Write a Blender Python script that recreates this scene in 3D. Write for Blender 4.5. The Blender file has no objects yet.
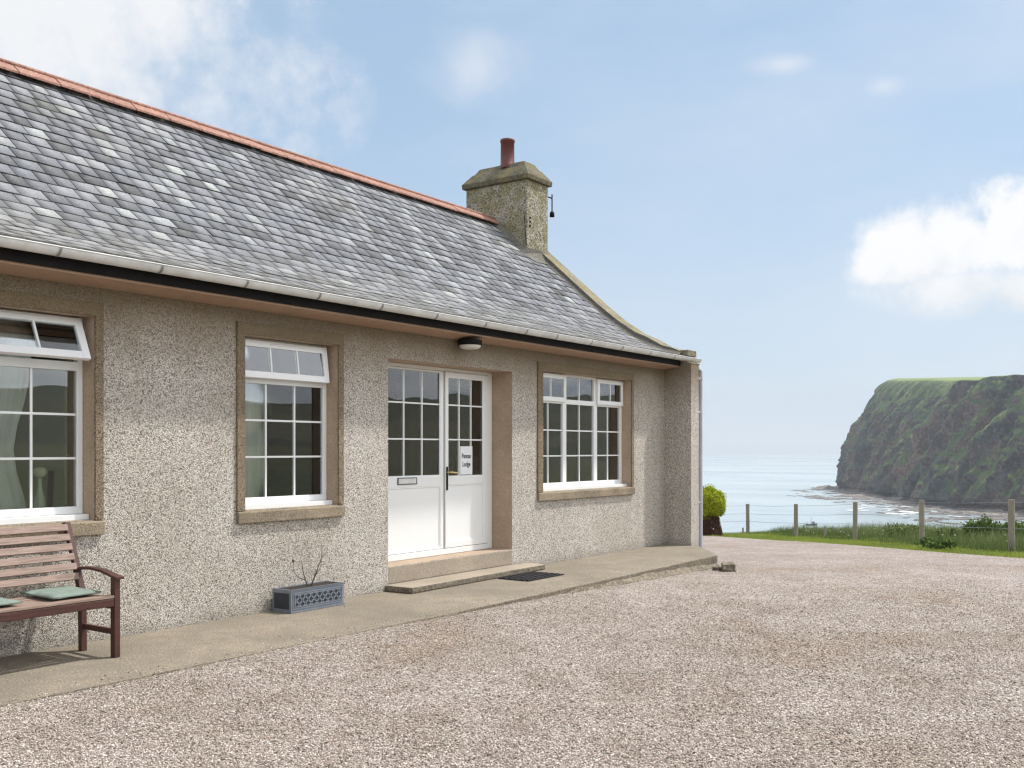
import bpy, math, random
import numpy as np
from mathutils import Vector, Matrix, noise as mnoise

random.seed(7); RNG = np.random.default_rng(7)
C = bpy.context.scene.collection
SC = bpy.context.scene
R = math.radians
CA, SA = math.cos(R(35.18)), math.sin(R(35.18))        # camera forward in house axes
CAMY = -7.21

def W(xc, t, z=0.0):
    """lateral metres right of the camera axis, metres ahead -> scene axes (x along the cottage)"""
    return (CA*t + SA*xc, CAMY + SA*t - CA*xc, z)
def Winv(X, Y):
    t = CA*X + SA*(Y-CAMY); xc = SA*X - CA*(Y-CAMY)
    return xc, t

# ------------------------------------------------------------------ objects
def tag(o, label=None, cat=None, group=None, kind=None):
    if label: o['label'] = label
    if cat: o['category'] = cat
    if group: o['group'] = group
    if kind: o['kind'] = kind
    return o
def thing(name, label, cat, loc=(0,0,0), group=None, rotz=0):
    o = bpy.data.objects.new(name, None); C.objects.link(o)
    o.location = loc; o.rotation_euler = (0,0,rotz); o.empty_display_size = .2
    return tag(o, label, cat, group)
def wloc(o):
    v = Vector((0,0,0))
    while o is not None:
        v += Vector(o.location); o = o.parent
    return v

class MB:
    def __init__(s): s.v=[]; s.f=[]; s.m=[]; s.sm=[]
    def add(s, vs, fs, mi=0, smooth=False):
        n=len(s.v); s.v += [tuple(p) for p in vs]
        s.f += [tuple(n+i for i in f) for f in fs]; s.m += [mi]*len(fs); s.sm += [smooth]*len(fs); return s
    def box(s, x0,x1,y0,y1,z0,z1, mi=0, M=None):
        vs=[(x,y,z) for x in (x0,x1) for y in (y0,y1) for z in (z0,z1)]
        if M is not None: vs=[tuple(M@Vector(p)) for p in vs]
        return s.add(vs,[(0,1,3,2),(4,6,7,5),(0,4,5,1),(2,3,7,6),(0,2,6,4),(1,5,7,3)],mi)
    def quad(s,a,b,c,d,mi=0): return s.add([a,b,c,d],[(0,1,2,3)],mi)
    def tube(s, pts, rad, n=10, mi=0, cap=True, smooth=True):
        pts=[Vector(p) for p in pts]; rad = rad if isinstance(rad,(list,tuple)) else [rad]*len(pts)
        vs=[]; fs=[]
        up=Vector((0,0,1))
        for i,p in enumerate(pts):
            d=(pts[min(i+1,len(pts)-1)]-pts[max(i-1,0)]).normalized()
            a=d.cross(up)
            if a.length<.05: a=d.cross(Vector((1,0,0)))
            a.normalize(); b=d.cross(a).normalized()
            for k in range(n):
                th=2*math.pi*k/n
                vs.append(p+a*math.cos(th)*rad[i]+b*math.sin(th)*rad[i])
        for i in range(len(pts)-1):
            for k in range(n):
                fs.append((i*n+k,i*n+(k+1)%n,(i+1)*n+(k+1)%n,(i+1)*n+k))
        s.add(vs,fs,mi,smooth)
        if cap:
            s.add(vs[:n],[tuple(range(n))],mi); s.add(vs[-n:],[tuple(reversed(range(n)))],mi)
        return s
    def lathe(s, prof, c, n=20, mi=0, smooth=True):
        vs=[];fs=[]
        for (r,z) in prof:
            for k in range(n):
                th=2*math.pi*k/n; vs.append((c[0]+r*math.cos(th),c[1]+r*math.sin(th),c[2]+z))
        for i in range(len(prof)-1):
            for k in range(n): fs.append((i*n+k,i*n+(k+1)%n,(i+1)*n+(k+1)%n,(i+1)*n+k))
        return s.add(vs,fs,mi,smooth)
    def prism(s, poly, z0, z1, mi=0):
        n=len(poly)
        vs=[(x,y,z0) for x,y in poly]+[(x,y,z1) for x,y in poly]
        fs=[tuple(reversed(range(n))),tuple(range(n,2*n))]+[(i,(i+1)%n,n+(i+1)%n,n+i) for i in range(n)]
        return s.add(vs,fs,mi)
    def build(s, name, mats, parent=None, bevel=0, loc=None):
        if not isinstance(mats,(list,tuple)): mats=[mats]
        off = wloc(parent) if parent is not None else Vector((0,0,0))
        if loc is not None: off = Vector(loc)
        me=bpy.data.meshes.new(name)
        me.from_pydata([tuple(Vector(p)-off) for p in s.v],[],s.f)
        for m in mats: me.materials.append(m)
        me.polygons.foreach_set('material_index', s.m); me.polygons.foreach_set('use_smooth', s.sm)
        me.validate(); me.update()
        o=bpy.data.objects.new(name,me); C.objects.link(o)
        if parent is not None: o.parent=parent
        elif loc is not None: o.location=loc
        if bevel:
            b=o.modifiers.new('bevel','BEVEL'); b.width=bevel; b.segments=2; b.limit_method='ANGLE'; b.angle_limit=R(35)
        return o

def npmesh(name, verts, faces, mat, loc=(0,0,0), attr=None, smooth=False, parent=None):
    verts=np.asarray(verts,dtype=np.float32)-np.array(loc,dtype=np.float32); faces=np.asarray(faces,dtype=np.int32)
    me=bpy.data.meshes.new(name); k=faces.shape[1]
    me.vertices.add(len(verts)); me.vertices.foreach_set('co',verts.ravel())
    me.loops.add(faces.size); me.loops.foreach_set('vertex_index',faces.ravel())
    me.polygons.add(len(faces)); me.polygons.foreach_set('loop_start',np.arange(0,faces.size,k,dtype=np.int32))
    if smooth: me.polygons.foreach_set('use_smooth',np.ones(len(faces),dtype=bool))
    me.update(calc_edges=True)
    if attr is not None:
        a=me.attributes.new('rnd','FLOAT','FACE'); a.data.foreach_set('value',np.asarray(attr,dtype=np.float32))
    me.materials.append(mat)
    o=bpy.data.objects.new(name,me); C.objects.link(o)
    if parent is not None: o.parent=parent
    else: o.location=loc
    return o

# ------------------------------------------------------------------ materials
class NT:
    def __init__(s,name,world=False):
        if world: s.m=world
        else: s.m=bpy.data.materials.new(name)
        s.m.use_nodes=True; s.t=s.m.node_tree; s.t.nodes.clear()
        s.out=s.t.nodes.new('ShaderNodeOutputWorld' if world else 'ShaderNodeOutputMaterial')
    def n(s,typ,ins=None,**kw):
        nd=s.t.nodes.new('ShaderNode'+typ)
        for k,v in kw.items(): setattr(nd,k,v)
        for k,v in (ins or {}).items():
            sock=nd.inputs[k]
            if isinstance(v,bpy.types.NodeSocket): s.t.links.new(v,sock)
            else:
                try: sock.default_value=v
                except Exception: sock.default_value=tuple(v)+(1,)
        return nd
    def math(s,op,a,b=None,c=None,clamp=False):
        ins={0:a}
        if b is not None: ins[1]=b
        if c is not None: ins[2]=c
        nd=s.n('Math',ins,operation=op); nd.use_clamp=clamp; return nd.outputs[0]
    def ramp(s,fac,stops,interp='LINEAR'):
        nd=s.n('ValToRGB',{0:fac}); cr=nd.color_ramp; cr.interpolation=interp
        while len(cr.elements)<len(stops): cr.elements.new(.5)
        for e,(p,c) in zip(cr.elements,stops):
            e.position=p; e.color=(c,c,c,1) if isinstance(c,(int,float)) else tuple(c)+(1,)
        return nd.outputs[0]
    def mix(s,fac,a,b,blend='MIX'):
        nd=s.n('Mix',data_type='RGBA',blend_type=blend)
        for i,v in ((0,fac),(6,a),(7,b)):
            if isinstance(v,bpy.types.NodeSocket): s.t.links.new(v,nd.inputs[i])
            elif i==0: nd.inputs[0].default_value=v
            else: nd.inputs[i].default_value=tuple(v)+(1,) if len(v)==3 else v
        return nd.outputs[2]
    def noise(s,scale,detail=4,rough=.55,vec=None,dist=0):
        ins={'Scale':scale,'Detail':detail,'Roughness':rough,'Distortion':dist}
        if vec is not None: ins['Vector']=vec
        return s.n('TexNoise',ins).outputs[0]
    def pos(s): return s.n('NewGeometry').outputs['Position']
    def scalevec(s,v,sc):
        return s.n('VectorMath',{0:v,1:sc},operation='MULTIPLY').outputs[0]
    def bump(s,h,dist=.01,st=1,normal=None):
        ins={'Height':h,'Distance':dist,'Strength':st}
        if normal is not None: ins['Normal']=normal
        return s.n('Bump',ins).outputs[0]
    def prin(s,col,rough=.6,normal=None,**kw):
        ins={'Base Color':col,'Roughness':rough}
        if normal is not None: ins['Normal']=normal
        for k,v in kw.items(): ins[k.replace('_',' ')]=v
        b=s.n('BsdfPrincipled',ins); s.t.links.new(b.outputs[0],s.out.inputs[0]); return b

def mat_roughcast(name,tone=(1,1,1),sc=105,lichen=0,zst=True):
    t=NT(name); p=t.pos()
    pd=t.n('VectorMath',{0:p,1:t.n('TexNoise',{'Vector':p,'Scale':60,'Detail':1}).outputs['Color']},operation='ADD')
    v=t.n('TexVoronoi',{'Vector':p,'Scale':sc,'Randomness':1}); 
    v2=t.n('TexVoronoi',{'Vector':p,'Scale':sc*1.7,'Randomness':1})
    r=t.n('SeparateColor',{0:v.outputs['Color']})
    base=t.ramp(r.outputs[0],[(0,(.12,.10,.085)),(.09,(.36,.32,.27)),(.28,(.62,.57,.50)),(.7,(.75,.71,.65)),(1,(.92,.90,.86))])
    gap=t.ramp(v.outputs['Distance'],[(.40,1.0),(.82,.33)])
    col=t.mix(1,base,gap,'MULTIPLY')
    big=t.noise(1.1,5,.6,p); bigc=t.ramp(big,[(.3,(.86,.83,.78)),(.7,(1.04,1.03,1.02))])
    col=t.mix(1,col,bigc,'MULTIPLY'); col=t.mix(1,col,tone,'MULTIPLY')
    # damp stains rising from the ground; darker and browner below the eave
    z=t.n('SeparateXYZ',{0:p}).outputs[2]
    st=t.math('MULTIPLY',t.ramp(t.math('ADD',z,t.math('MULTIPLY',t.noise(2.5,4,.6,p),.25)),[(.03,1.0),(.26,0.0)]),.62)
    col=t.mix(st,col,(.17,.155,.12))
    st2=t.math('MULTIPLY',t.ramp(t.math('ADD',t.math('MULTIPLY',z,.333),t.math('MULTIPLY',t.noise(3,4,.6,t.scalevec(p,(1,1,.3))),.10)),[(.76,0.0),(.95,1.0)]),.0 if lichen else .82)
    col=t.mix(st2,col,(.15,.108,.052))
    stk=t.ramp(t.noise(7,5,.6,t.scalevec(p,(1,1,.09))),[(.48,0.0),(.72,.22)]); col=t.mix(stk,col,(.24,.21,.165))
    if lichen:
        l=t.ramp(t.noise(4.5,6,.75,p),[(.44,0.0),(.56,1.0)])
        lm=t.math('MULTIPLY',l,.85); lc=t.ramp(t.noise(30,3,.7,p),[(.35,(.035,.036,.02)),(.5,(.15,.135,.04)),(.65,(.36,.30,.07))])
        col=t.mix(lm,col,t.mix(.7,col,lc))
    h=t.math('ADD',t.math('MULTIPLY',v.outputs['Distance'],-1),t.math('MULTIPLY',v2.outputs['Distance'],-.4))
    t.prin(col,.92,t.bump(h,.008,.85)); return t.m

def mat_concrete(name,col,var=.25,grain=60,bump=.003,rough=.9,lichen=None,patch=2.0,gm=.7):
    t=NT(name); p=t.pos()
    a=t.noise(patch,6,.62,p); g=t.noise(grain,3,.7,p)
    c=t.mix(t.ramp(a,[(.3,0.0),(.72,1.0)]),tuple(x*(1-var) for x in col),tuple(min(1,x*(1+var*.6)) for x in col))
    c=t.mix(gm,c,t.mix(1,c,t.ramp(g,[(.40,.45),(.60,1.5)]),'MULTIPLY'))
    if lichen:
        l=t.ramp(t.noise(5.5,6,.72,p),[(.47,0.0),(.6,1.0)])
        c=t.mix(t.math('MULTIPLY',l,lichen[1]),c,lichen[0])
    t.prin(c,rough,t.bump(t.math('ADD',g,t.math('MULTIPLY',a,2)),bump)); return t.m

def mat_plain(name,col,rough=.4,var=.06,sc=3,metallic=0,bump=0,spec=.5):
    t=NT(name); p=t.pos(); a=t.noise(sc,5,.65,p)
    c=t.mix(t.ramp(a,[(.3,0.0),(.7,1.0)]),tuple(x*(1-var) for x in col),tuple(min(1,x*(1+var)) for x in col))
    kw={}
    b=t.prin(c,rough,t.bump(t.noise(sc*25,3,.6,p),bump) if bump else None,Metallic=metallic)
    b.inputs['Specular IOR Level'].default_value=spec
    return t.m

def mat_wood(name,c1,c2,rough=.6):
    t=NT(name); p=t.n('TexCoord').outputs['Object']
    a=t.noise(6,6,.6,t.scalevec(p,(1.2,14,14))); b=t.noise(2.2,3,.6,p)
    c=t.mix(t.ramp(a,[(.3,0.0),(.7,1.0)]),c1,c2); c=t.mix(t.ramp(b,[(.4,0.0),(.8,.35)]),c,tuple(x*1.5 for x in c2))
    t.prin(c,rough,t.bump(a,.002)); return t.m

def mat_gravel(name,stone=False):
    t=NT(name); p=t.pos()
    if stone:
        rr=t.n('Attribute',attribute_name='rnd').outputs['Fac']
    else:
        v=t.n('TexVoronoi',{'Vector':p,'Scale':72,'Randomness':1}); rr=t.n('SeparateColor',{0:v.outputs['Color']}).outputs[0]
    stops=[(0,(.08,.065,.055)),(.11,(.215,.18,.155)),(.35,(.385,.335,.295)),(.6,(.485,.435,.39)),(.82,(.60,.555,.51)),(.94,(.78,.75,.70)),(1,(.35,.225,.175))]
    col=t.ramp(rr,stops)
    big=t.noise(.55,6,.62,p); mid=t.noise(2.6,5,.6,p)
    col=t.mix(1,col,t.ramp(big,[(.32,(.90,.81,.73)),(.46,(.98,.95,.92)),(.55,(1.04,1.01,1.0)),(.7,(1.12,1.11,1.11))]),'MULTIPLY')
    col=t.mix(1,col,t.ramp(mid,[(.3,(.84,.80,.76)),(.65,(1.06,1.05,1.05))]),'MULTIPLY')
    # greyer pink, finer chips on the far part of the yard
    xx=t.n('SeparateXYZ',{0:p}).outputs[0]
    far=t.ramp(t.math('MULTIPLY',t.math('ADD',xx,t.math('MULTIPLY',big,6)),.05),[(.72,0.0),(.95,1.0)])
    col=t.mix(t.math('MULTIPLY',far,.45),col,t.mix(1,col,(.92,.88,.93),'MULTIPLY'))
    if stone: t.prin(col,.85); return t.m
    gap=t.ramp(v.outputs['Distance'],[(.35,1.0),(.85,.5)]); col=t.mix(1,col,gap,'MULTIPLY')
    v2=t.n('TexVoronoi',{'Vector':p,'Scale':30,'Randomness':1})
    h=t.math('SUBTRACT',t.math('MULTIPLY',v.outputs['Distance'],-1),t.math('MULTIPLY',v2.outputs['Distance'],.5))
    h=t.math('ADD',h,t.math('MULTIPLY',mid,2.0))
    t.prin(col,.9,t.bump(h,.016,1)); return t.m

def mat_slate():
    t=NT('slate'); p=t.pos(); rr=t.n('Attribute',attribute_name='rnd').outputs['Fac']
    c=t.ramp(rr,[(0,(.022,.022,.024)),(.05,(.105,.105,.108)),(.3,(.165,.17,.185)),(.5,(.23,.236,.265)),(.72,(.31,.315,.34)),(.88,(.41,.425,.43)),(1,(.50,.52,.50))])  # darkest stop is the painted shadow line on slate edges
    n1=t.noise(9,6,.7,p); n2=t.noise(55,4,.75,p); c=t.mix(1,c,t.ramp(n1,[(.3,.84),(.7,1.14)]),'MULTIPLY'); c=t.mix(1,c,t.ramp(n2,[(.38,.78),(.62,1.2)]),'MULTIPLY')
    big=t.noise(.9,4,.6,p); c=t.mix(t.ramp(big,[(.5,0.0),(.75,.35)]),c,(.20,.19,.155))
    # old dust and lichen along the lowest courses, and the odd pale spot
    z=t.n('SeparateXYZ',{0:p}).outputs[2]
    low=t.ramp(t.math('MULTIPLY',z,.25),[(.74,.6),(.92,0.0)])
    c=t.mix(t.math('MULTIPLY',low,t.ramp(t.noise(14,4,.7,p),[(.35,.25),(.65,1.0)])),c,(.20,.188,.155))
    lich=t.ramp(t.noise(7,7,.75,p),[(.60,0.0),(.66,.55)]); c=t.mix(lich,c,(.30,.30,.25))
    sp=t.ramp(t.noise(30,3,.7,p),[(.66,0.0),(.74,.6)]); c=t.mix(sp,c,(.45,.45,.40))
    t.prin(c,.7,t.bump(n1,.003)); return t.m

def mat_glass():
    t=NT('window_glass')
    fr=t.n('Fresnel',{'IOR':1.5}).outputs[0]
    f=t.math('MULTIPLY',fr,2.5,clamp=True)
    g=t.n('BsdfGlossy',{'Color':(.95,.97,1,1),'Roughness':.005,'Normal':t.bump(t.noise(2.0,1,.5,t.pos()),.0014)})
    tr=t.n('BsdfTransparent',{'Color':(.90,.92,.90,1)})
    mx=t.n('MixShader',{0:f,1:tr.outputs[0],2:g.outputs[0]}); t.t.links.new(mx.outputs[0],t.out.inputs[0]); return t.m

def mat_leaf(name,stops,sc=3,trans=.25):
    t=NT(name); p=t.pos(); rr=t.n('Attribute',attribute_name='rnd').outputs['Fac']
    f=t.math('ADD',t.math('MULTIPLY',rr,.7),t.math('MULTIPLY',t.noise(sc,3,.6,p),.3))
    c=t.ramp(f,stops)
    d=t.n('BsdfDiffuse',{'Color':c}); tl=t.n('BsdfTranslucent',{'Color':c})
    mx=t.n('MixShader',{0:trans,1:d.outputs[0],2:tl.outputs[0]}); t.t.links.new(mx.outputs[0],t.out.inputs[0]); return t.m

M={}
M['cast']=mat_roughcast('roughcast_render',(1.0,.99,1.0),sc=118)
M['chimcast']=mat_roughcast('lichened_roughcast',(.62,.62,.58),sc=38,lichen=1.0)
M['skew']=mat_concrete('lichened_cement',(.215,.19,.14),.35,30,.01,lichen=((.24,.195,.055),.8),patch=4)
M['skewside']=mat_concrete('grey_cement',(.15,.14,.12),.3,40,.005)
M['bandcast']=mat_roughcast('brown_roughcast_band',(.50,.42,.325),sc=128)
M['band']=mat_concrete('brown_cement_band',(.29,.235,.165),.35,90,.008,patch=3,gm=.55)
M['reveal']=mat_concrete('smooth_tan_cement',(.41,.31,.225),.16,45,.002,patch=3,gm=.2)
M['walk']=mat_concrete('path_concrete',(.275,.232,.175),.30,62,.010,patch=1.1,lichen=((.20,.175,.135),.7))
M['walkedge']=mat_concrete('path_edge_shade',(.19,.16,.118),.35,40,.012,patch=3)  # darker copy for side faces, their shade put into the colour
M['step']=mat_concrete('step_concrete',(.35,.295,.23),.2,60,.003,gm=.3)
M['footing']=mat_concrete('crumbling_footing',(.205,.17,.125),.35,30,.02,patch=5)
M['upvc']=mat_plain('white_upvc',(.80,.81,.81),.32,.02,2)
M['panel']=mat_plain('white_door_panel',(.82,.83,.83),.3,.015,2)
M['gutter']=mat_plain('grey_gutter_plastic',(.64,.64,.63),.45,.16,5)
M['black']=mat_plain('black_painted_board',(.010,.009,.009),.75,.3,4,spec=.15)
M['soffit']=mat_plain('tan_soffit_board',(.36,.235,.16),.7,.1,6)
M['slate']=mat_slate()
M['ridge']=mat_concrete('pink_clay',(.35,.19,.145),.2,50,.004,patch=4)
M['pot']=mat_plain('red_brown_pot',(.12,.03,.022),.55,.2,6)
M['glass']=mat_glass()
M['plaster']=mat_plain('room_plaster',(.58,.55,.45),.9,.05)
M['carpet']=mat_plain('room_carpet',(.16,.13,.10),.95,.1)
M['curtain']=mat_plain('grey_curtain',(.74,.76,.72),.9,.08,5)
M['wood']=mat_wood('bench_hardwood',(.04,.014,.011),(.085,.031,.023),.45)
M['woodpale']=mat_wood('weathered_slats',(.17,.11,.085),(.34,.25,.205),.65)
M['cushion']=mat_plain('green_cushion_cloth',(.21,.265,.225),.95,.12,14,bump=.003)
M['lead']=mat_plain('lead_grey_plastic',(.19,.21,.25),.5,.18,14,bump=.002)
M['leaddark']=mat_plain('dark_lead_and_shade',(.03,.036,.05),.6,.2,14)  # also paints the shade on the planter's end
M['soil']=mat_plain('potting_soil',(.05,.038,.028),.95,.3,30,bump=.01)
M['twig']=mat_plain('dead_twig',(.085,.05,.04),.8,.2,30)
M['rubber']=mat_plain('black_rubber',(.014,.014,.02),.55,.3,20)
M['metal']=mat_plain('grey_steel',(.42,.43,.44),.35,.1,20,metallic=.8)
M['brass']=mat_plain('brass',(.70,.52,.24),.28,.06,20,metallic=.9)
M['paper']=mat_plain('white_paper',(.80,.81,.83),.6,.02)
M['ink']=mat_plain('black_ink',(.02,.02,.025),.6,.1)
M['opal']=mat_plain('opal_plastic',(.62,.60,.56),.35,.04)
M['post']=mat_wood('weathered_post',(.17,.145,.115),(.33,.295,.24),.85)
M['wire']=mat_plain('galvanised_wire',(.30,.31,.32),.5,.1,metallic=.6)
M['pipe']=mat_plain('grey_pipe',(.42,.42,.46),.45,.12,3)
M['bracket']=mat_plain('grimy_joint',(.22,.22,.22),.6,.2,9)
M['gravel']=mat_gravel('gravel_bed'); M['stones']=mat_gravel('gravel_chips',True)

# ------------------------------------------------------------------ terrain
def sstep(a,b,x):
    q=np.clip((x-a)/(b-a),0,1); return q*q*(3-2*q)
def vnoise(x,y,seed=0):
    xi=np.floor(x).astype(np.int64); yi=np.floor(y).astype(np.int64); fx=x-xi; fy=y-yi
    fx=fx*fx*(3-2*fx); fy=fy*fy*(3-2*fy)
    def h(a,b):
        n=(a*374761393+b*668265263+seed*974634777)&0x7fffffff
        n=((n^(n>>13))*1274126177)&0x7fffffff
        return ((n^(n>>16))&0xffff)/65535.
    return (h(xi,yi)*(1-fx)+h(xi+1,yi)*fx)*(1-fy)+(h(xi,yi+1)*(1-fx)+h(xi+1,yi+1)*fx)*fy
def fbm(x,y,o=5,seed=0,g=.5):
    s=0;a=1;tot=0
    for i in range(o):
        s=s+a*vnoise(x*2**i+17*i,y*2**i-9*i,seed+i); tot+=a; a*=g
    return s/tot
COAST=np.array([(-900,60),(-200,48),(0,41),(22,40),(60,52),(160,165),(300,330),(400,440),(480,600),(500,800),(512,1100),(530,1290),(600,1380),(760,1450),(1000,1650),(2800,2700)],float)
SEA=-50.0
def coastdist(x,t):
    best=np.full(np.shape(x),1e9); 
    for (a,b) in zip(COAST[:-1],COAST[1:]):
        d=b-a; L=(d**2).sum(); q=np.clip(((x-a[0])*d[0]+(t-a[1])*d[1])/L,0,1)
        dd=np.hypot(x-a[0]-q*d[0],t-a[1]-q*d[1]); best=np.minimum(best,dd)
    tc=np.interp(x,COAST[:,0],COAST[:,1]); sgn=np.where(t>tc,1,-1)
    return best*sgn                               # >0 on the seaward side
def nearh(t):
    t=np.asarray(t,float)
    return np.where(t<7,0,np.where(t<15,-.0032*(t-7)**2,-.2048-.0575*(np.clip(t,15,33.5)-15)-.12*(np.clip(t,33.5,52)-33.5)))
def H(x,t):
    x=np.asarray(x,float); t=np.asarray(t,float)
    r=np.hypot(x,t); h=nearh(t)
    right=sstep(.1,.75,(x-.25*t)/(r+1e-6))
    back=sstep(0,.6,-t/(r+1e-6))
    hill=sstep(90,430,r)*(26+12*(fbm(x/220,t/220,3,3)-.5)+ 4*(fbm(x/60,t/60,3,5)-.5))+ sstep(500,1500,r)*40
    h=h+np.maximum(right,back)*hill + sstep(14,60,r)*.5*(fbm(x/9,t/9,3,8)-.5)*np.maximum(right,back)
    h=h+sstep(30,36,r)*.14*(fbm(x/2.5,t/2.5,3,11)-.5)
    d=coastdist(x,t)
    d=d+sstep(0,60,np.abs(d))*10*(fbm(x/25,t/25,3,9)-.5)
    k=sstep(0,75,np.maximum(d,0))
    k=np.maximum(k,np.clip(np.maximum(d,0)/90,0,1))
    return h-(h+60)*k

def ground_mats():
    t=NT('field_grass'); p=t.pos()
    a=t.noise(.02,6,.6,p); b=t.noise(.9,6,.65,p); g=t.noise(40,3,.7,p)
    c=t.ramp(a,[(.3,(.065,.08,.032)),(.5,(.09,.105,.042)),(.7,(.13,.125,.06))])
    fl=t.n('TexVoronoi',{'Vector':p,'Scale':.011}); fc=t.ramp(t.n('SeparateColor',{0:fl.outputs['Color']}).outputs[0],[(0,(.075,.078,.048)),(.35,(.05,.06,.03)),(.6,(.10,.095,.055)),(.8,(.14,.13,.075))],'CONSTANT')
    dd=t.n('VectorMath',{0:p},operation='LENGTH').outputs['Value']; c=t.mix(t.ramp(t.math('MULTIPLY',dd,.005),[(.4,0.0),(.9,.85)]),c,fc)
    c=t.mix(1,c,t.ramp(b,[(.3,.65),(.7,1.3)]),'MULTIPLY'); c=t.mix(.6,c,t.mix(1,c,t.ramp(g,[(.3,.5),(.7,1.4)]),'MULTIPLY'))
    t.prin(c,.95,t.bump(t.math('ADD',g,b),.03)); return t.m
M['field']=ground_mats()

def build_ground():
    nr,na=230,420
    r=np.concatenate([[0.0],np.geomspace(1.0,2600,nr-1)])
    # finer angles ahead
    ang=np.linspace(-math.pi,math.pi,na+1)[:-1]; ang=ang-.55*np.sin(ang)+0
    RR,AA=np.meshgrid(r,ang,indexing='ij'); x=RR*np.sin(AA); t=RR*np.cos(AA)
    z=H(x,t)-.035-sstep(0,6,RR)*.0
    X=CA*t+SA*x; Y=CAMY+SA*t-CA*x
    v=np.stack([X,Y,z],-1).reshape(-1,3)
    i=np.arange(nr-1)[:,None]; j=np.arange(na)[None,:]; j2=(j+1)%na
    f=np.stack([i*na+j,i*na+j2,(i+1)*na+j2,(i+1)*na+j],-1).reshape(-1,4)
    f=f[:, ::-1]
    o=npmesh('ground',v,f,M['field'],smooth=True); tag(o,kind='structure')
build_ground()

GX=np.array([-13,5.6,7.0,7.7,8.1,8.6,9.6,11,11.6]); GT=np.array([31.5,31.5,26,23.3,19.6,17.2,14,8,-8.])
def gravel_edge(x):
    x=np.asarray(x,float)
    return np.interp(x,GX,GT)+ .5*(fbm(x*1.3,x*0+3,4,21)-.5)*np.where(x<7.5,1,1.6)
def grav_h(x,t):
    return nearh(t)-.012+.022*(fbm(np.asarray(x)*.8,np.asarray(t)*.8,3,31)-.5)
def build_gravel():
    xs=np.arange(-13,11.61,.12); n=len(xs); m=240
    te=gravel_edge(xs); q=np.linspace(0,1,m)
    T=-9+(te[:,None]+9)*q[None,:]; Xc=np.repeat(xs[:,None],m,1)
    z=grav_h(Xc,T)
    z[:,-1]-=.03
    v=np.stack([CA*T+SA*Xc,CAMY+SA*T-CA*Xc,z],-1).reshape(-1,3)
    i=np.arange(n-1)[:,None]; j=np.arange(m-1)[None,:]
    f=np.stack([i*m+j,i*m+j+1,(i+1)*m+j+1,(i+1)*m+j],-1).reshape(-1,4)[:, ::-1]
    o=npmesh('gravel_yard',v,f,M['gravel'],smooth=True); tag(o,kind='structure')
build_gravel()

def in_path(X,Y):      # footprint of the concrete path, cottage and step
    fy=np.interp(X,[-8,3,7.6,13.36],[-1.33,-1.36,-1.45,-1.40])
    a=(Y>fy-.0)&(X<13.36); b=(X>=13.36)&(X<14.25)&(Y>-1.38+(X-13.36)*.72); c=(X>=14.2)&(X<14.9)&(Y>-.6)
    return a|b|c
def build_stones():
    N=380000
    t=4.0+9.5*RNG.random(N)**1.45
    x=(RNG.random(N)-.5)*1.16*t
    X=CA*t+SA*x; Y=CAMY+SA*t-CA*x
    clump=fbm(X*1.4,Y*1.4,3,51); ip=in_path(X,Y); near_edge=ip&(Y<-1.36+.22*RNG.random(N)**2.5)&(X<13.3)
    keep=(~ip&(RNG.random(N)<(.35+1.1*clump)*(1-sstep(7.5,13.2,t))))|(near_edge&(RNG.random(N)<.16))|(ip&(Y<-.05)&(X<13.3)&(RNG.random(N)<.002))
    X,Y,x,t=X[keep],Y[keep],x[keep],t[keep]; n=len(X)
    z=np.where(ip[keep],.002,grav_h(x,t))
    base=np.array([(1,0,0),(0,1,0),(-1,0,0),(0,-1,0),(0,0,1),(0,0,-1)],float)
    s=RNG.uniform(.003,.0066,n)*(1+.5*(RNG.random(n)<.08))
    P=base[None]*s[:,None,None]*np.stack([RNG.uniform(.8,1.5,n),RNG.uniform(.7,1.1,n),RNG.uniform(.5,.8,n)],-1)[:,None,:]
    P=P+RNG.normal(0,1,P.shape)*s[:,None,None]*.16
    th=RNG.uniform(0,6.28,n); c,sn=np.cos(th)[:,None],np.sin(th)[:,None]
    tilt=RNG.normal(0,.35,n)[:,None]
    z0=P[:,:,2]+P[:,:,0]*tilt; xr=P[:,:,0]*c-P[:,:,1]*sn; yr=P[:,:,0]*sn+P[:,:,1]*c
    V=np.stack([xr+X[:,None],yr+Y[:,None],z0+(z+s*.45)[:,None]],-1).reshape(-1,3)
    F=np.array([(0,1,4),(1,2,4),(2,3,4),(3,0,4),(1,0,5),(2,1,5),(3,2,5),(0,3,5)])
    f=(np.arange(n)[:,None,None]*6+F[None]).reshape(-1,3)
    o=npmesh('loose_gravel',V,f,M['stones'],attr=np.repeat(RNG.random(n),8)); tag(o,'pinkish grey stone chips covering the yard',None,None,'stuff')
build_stones()

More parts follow.
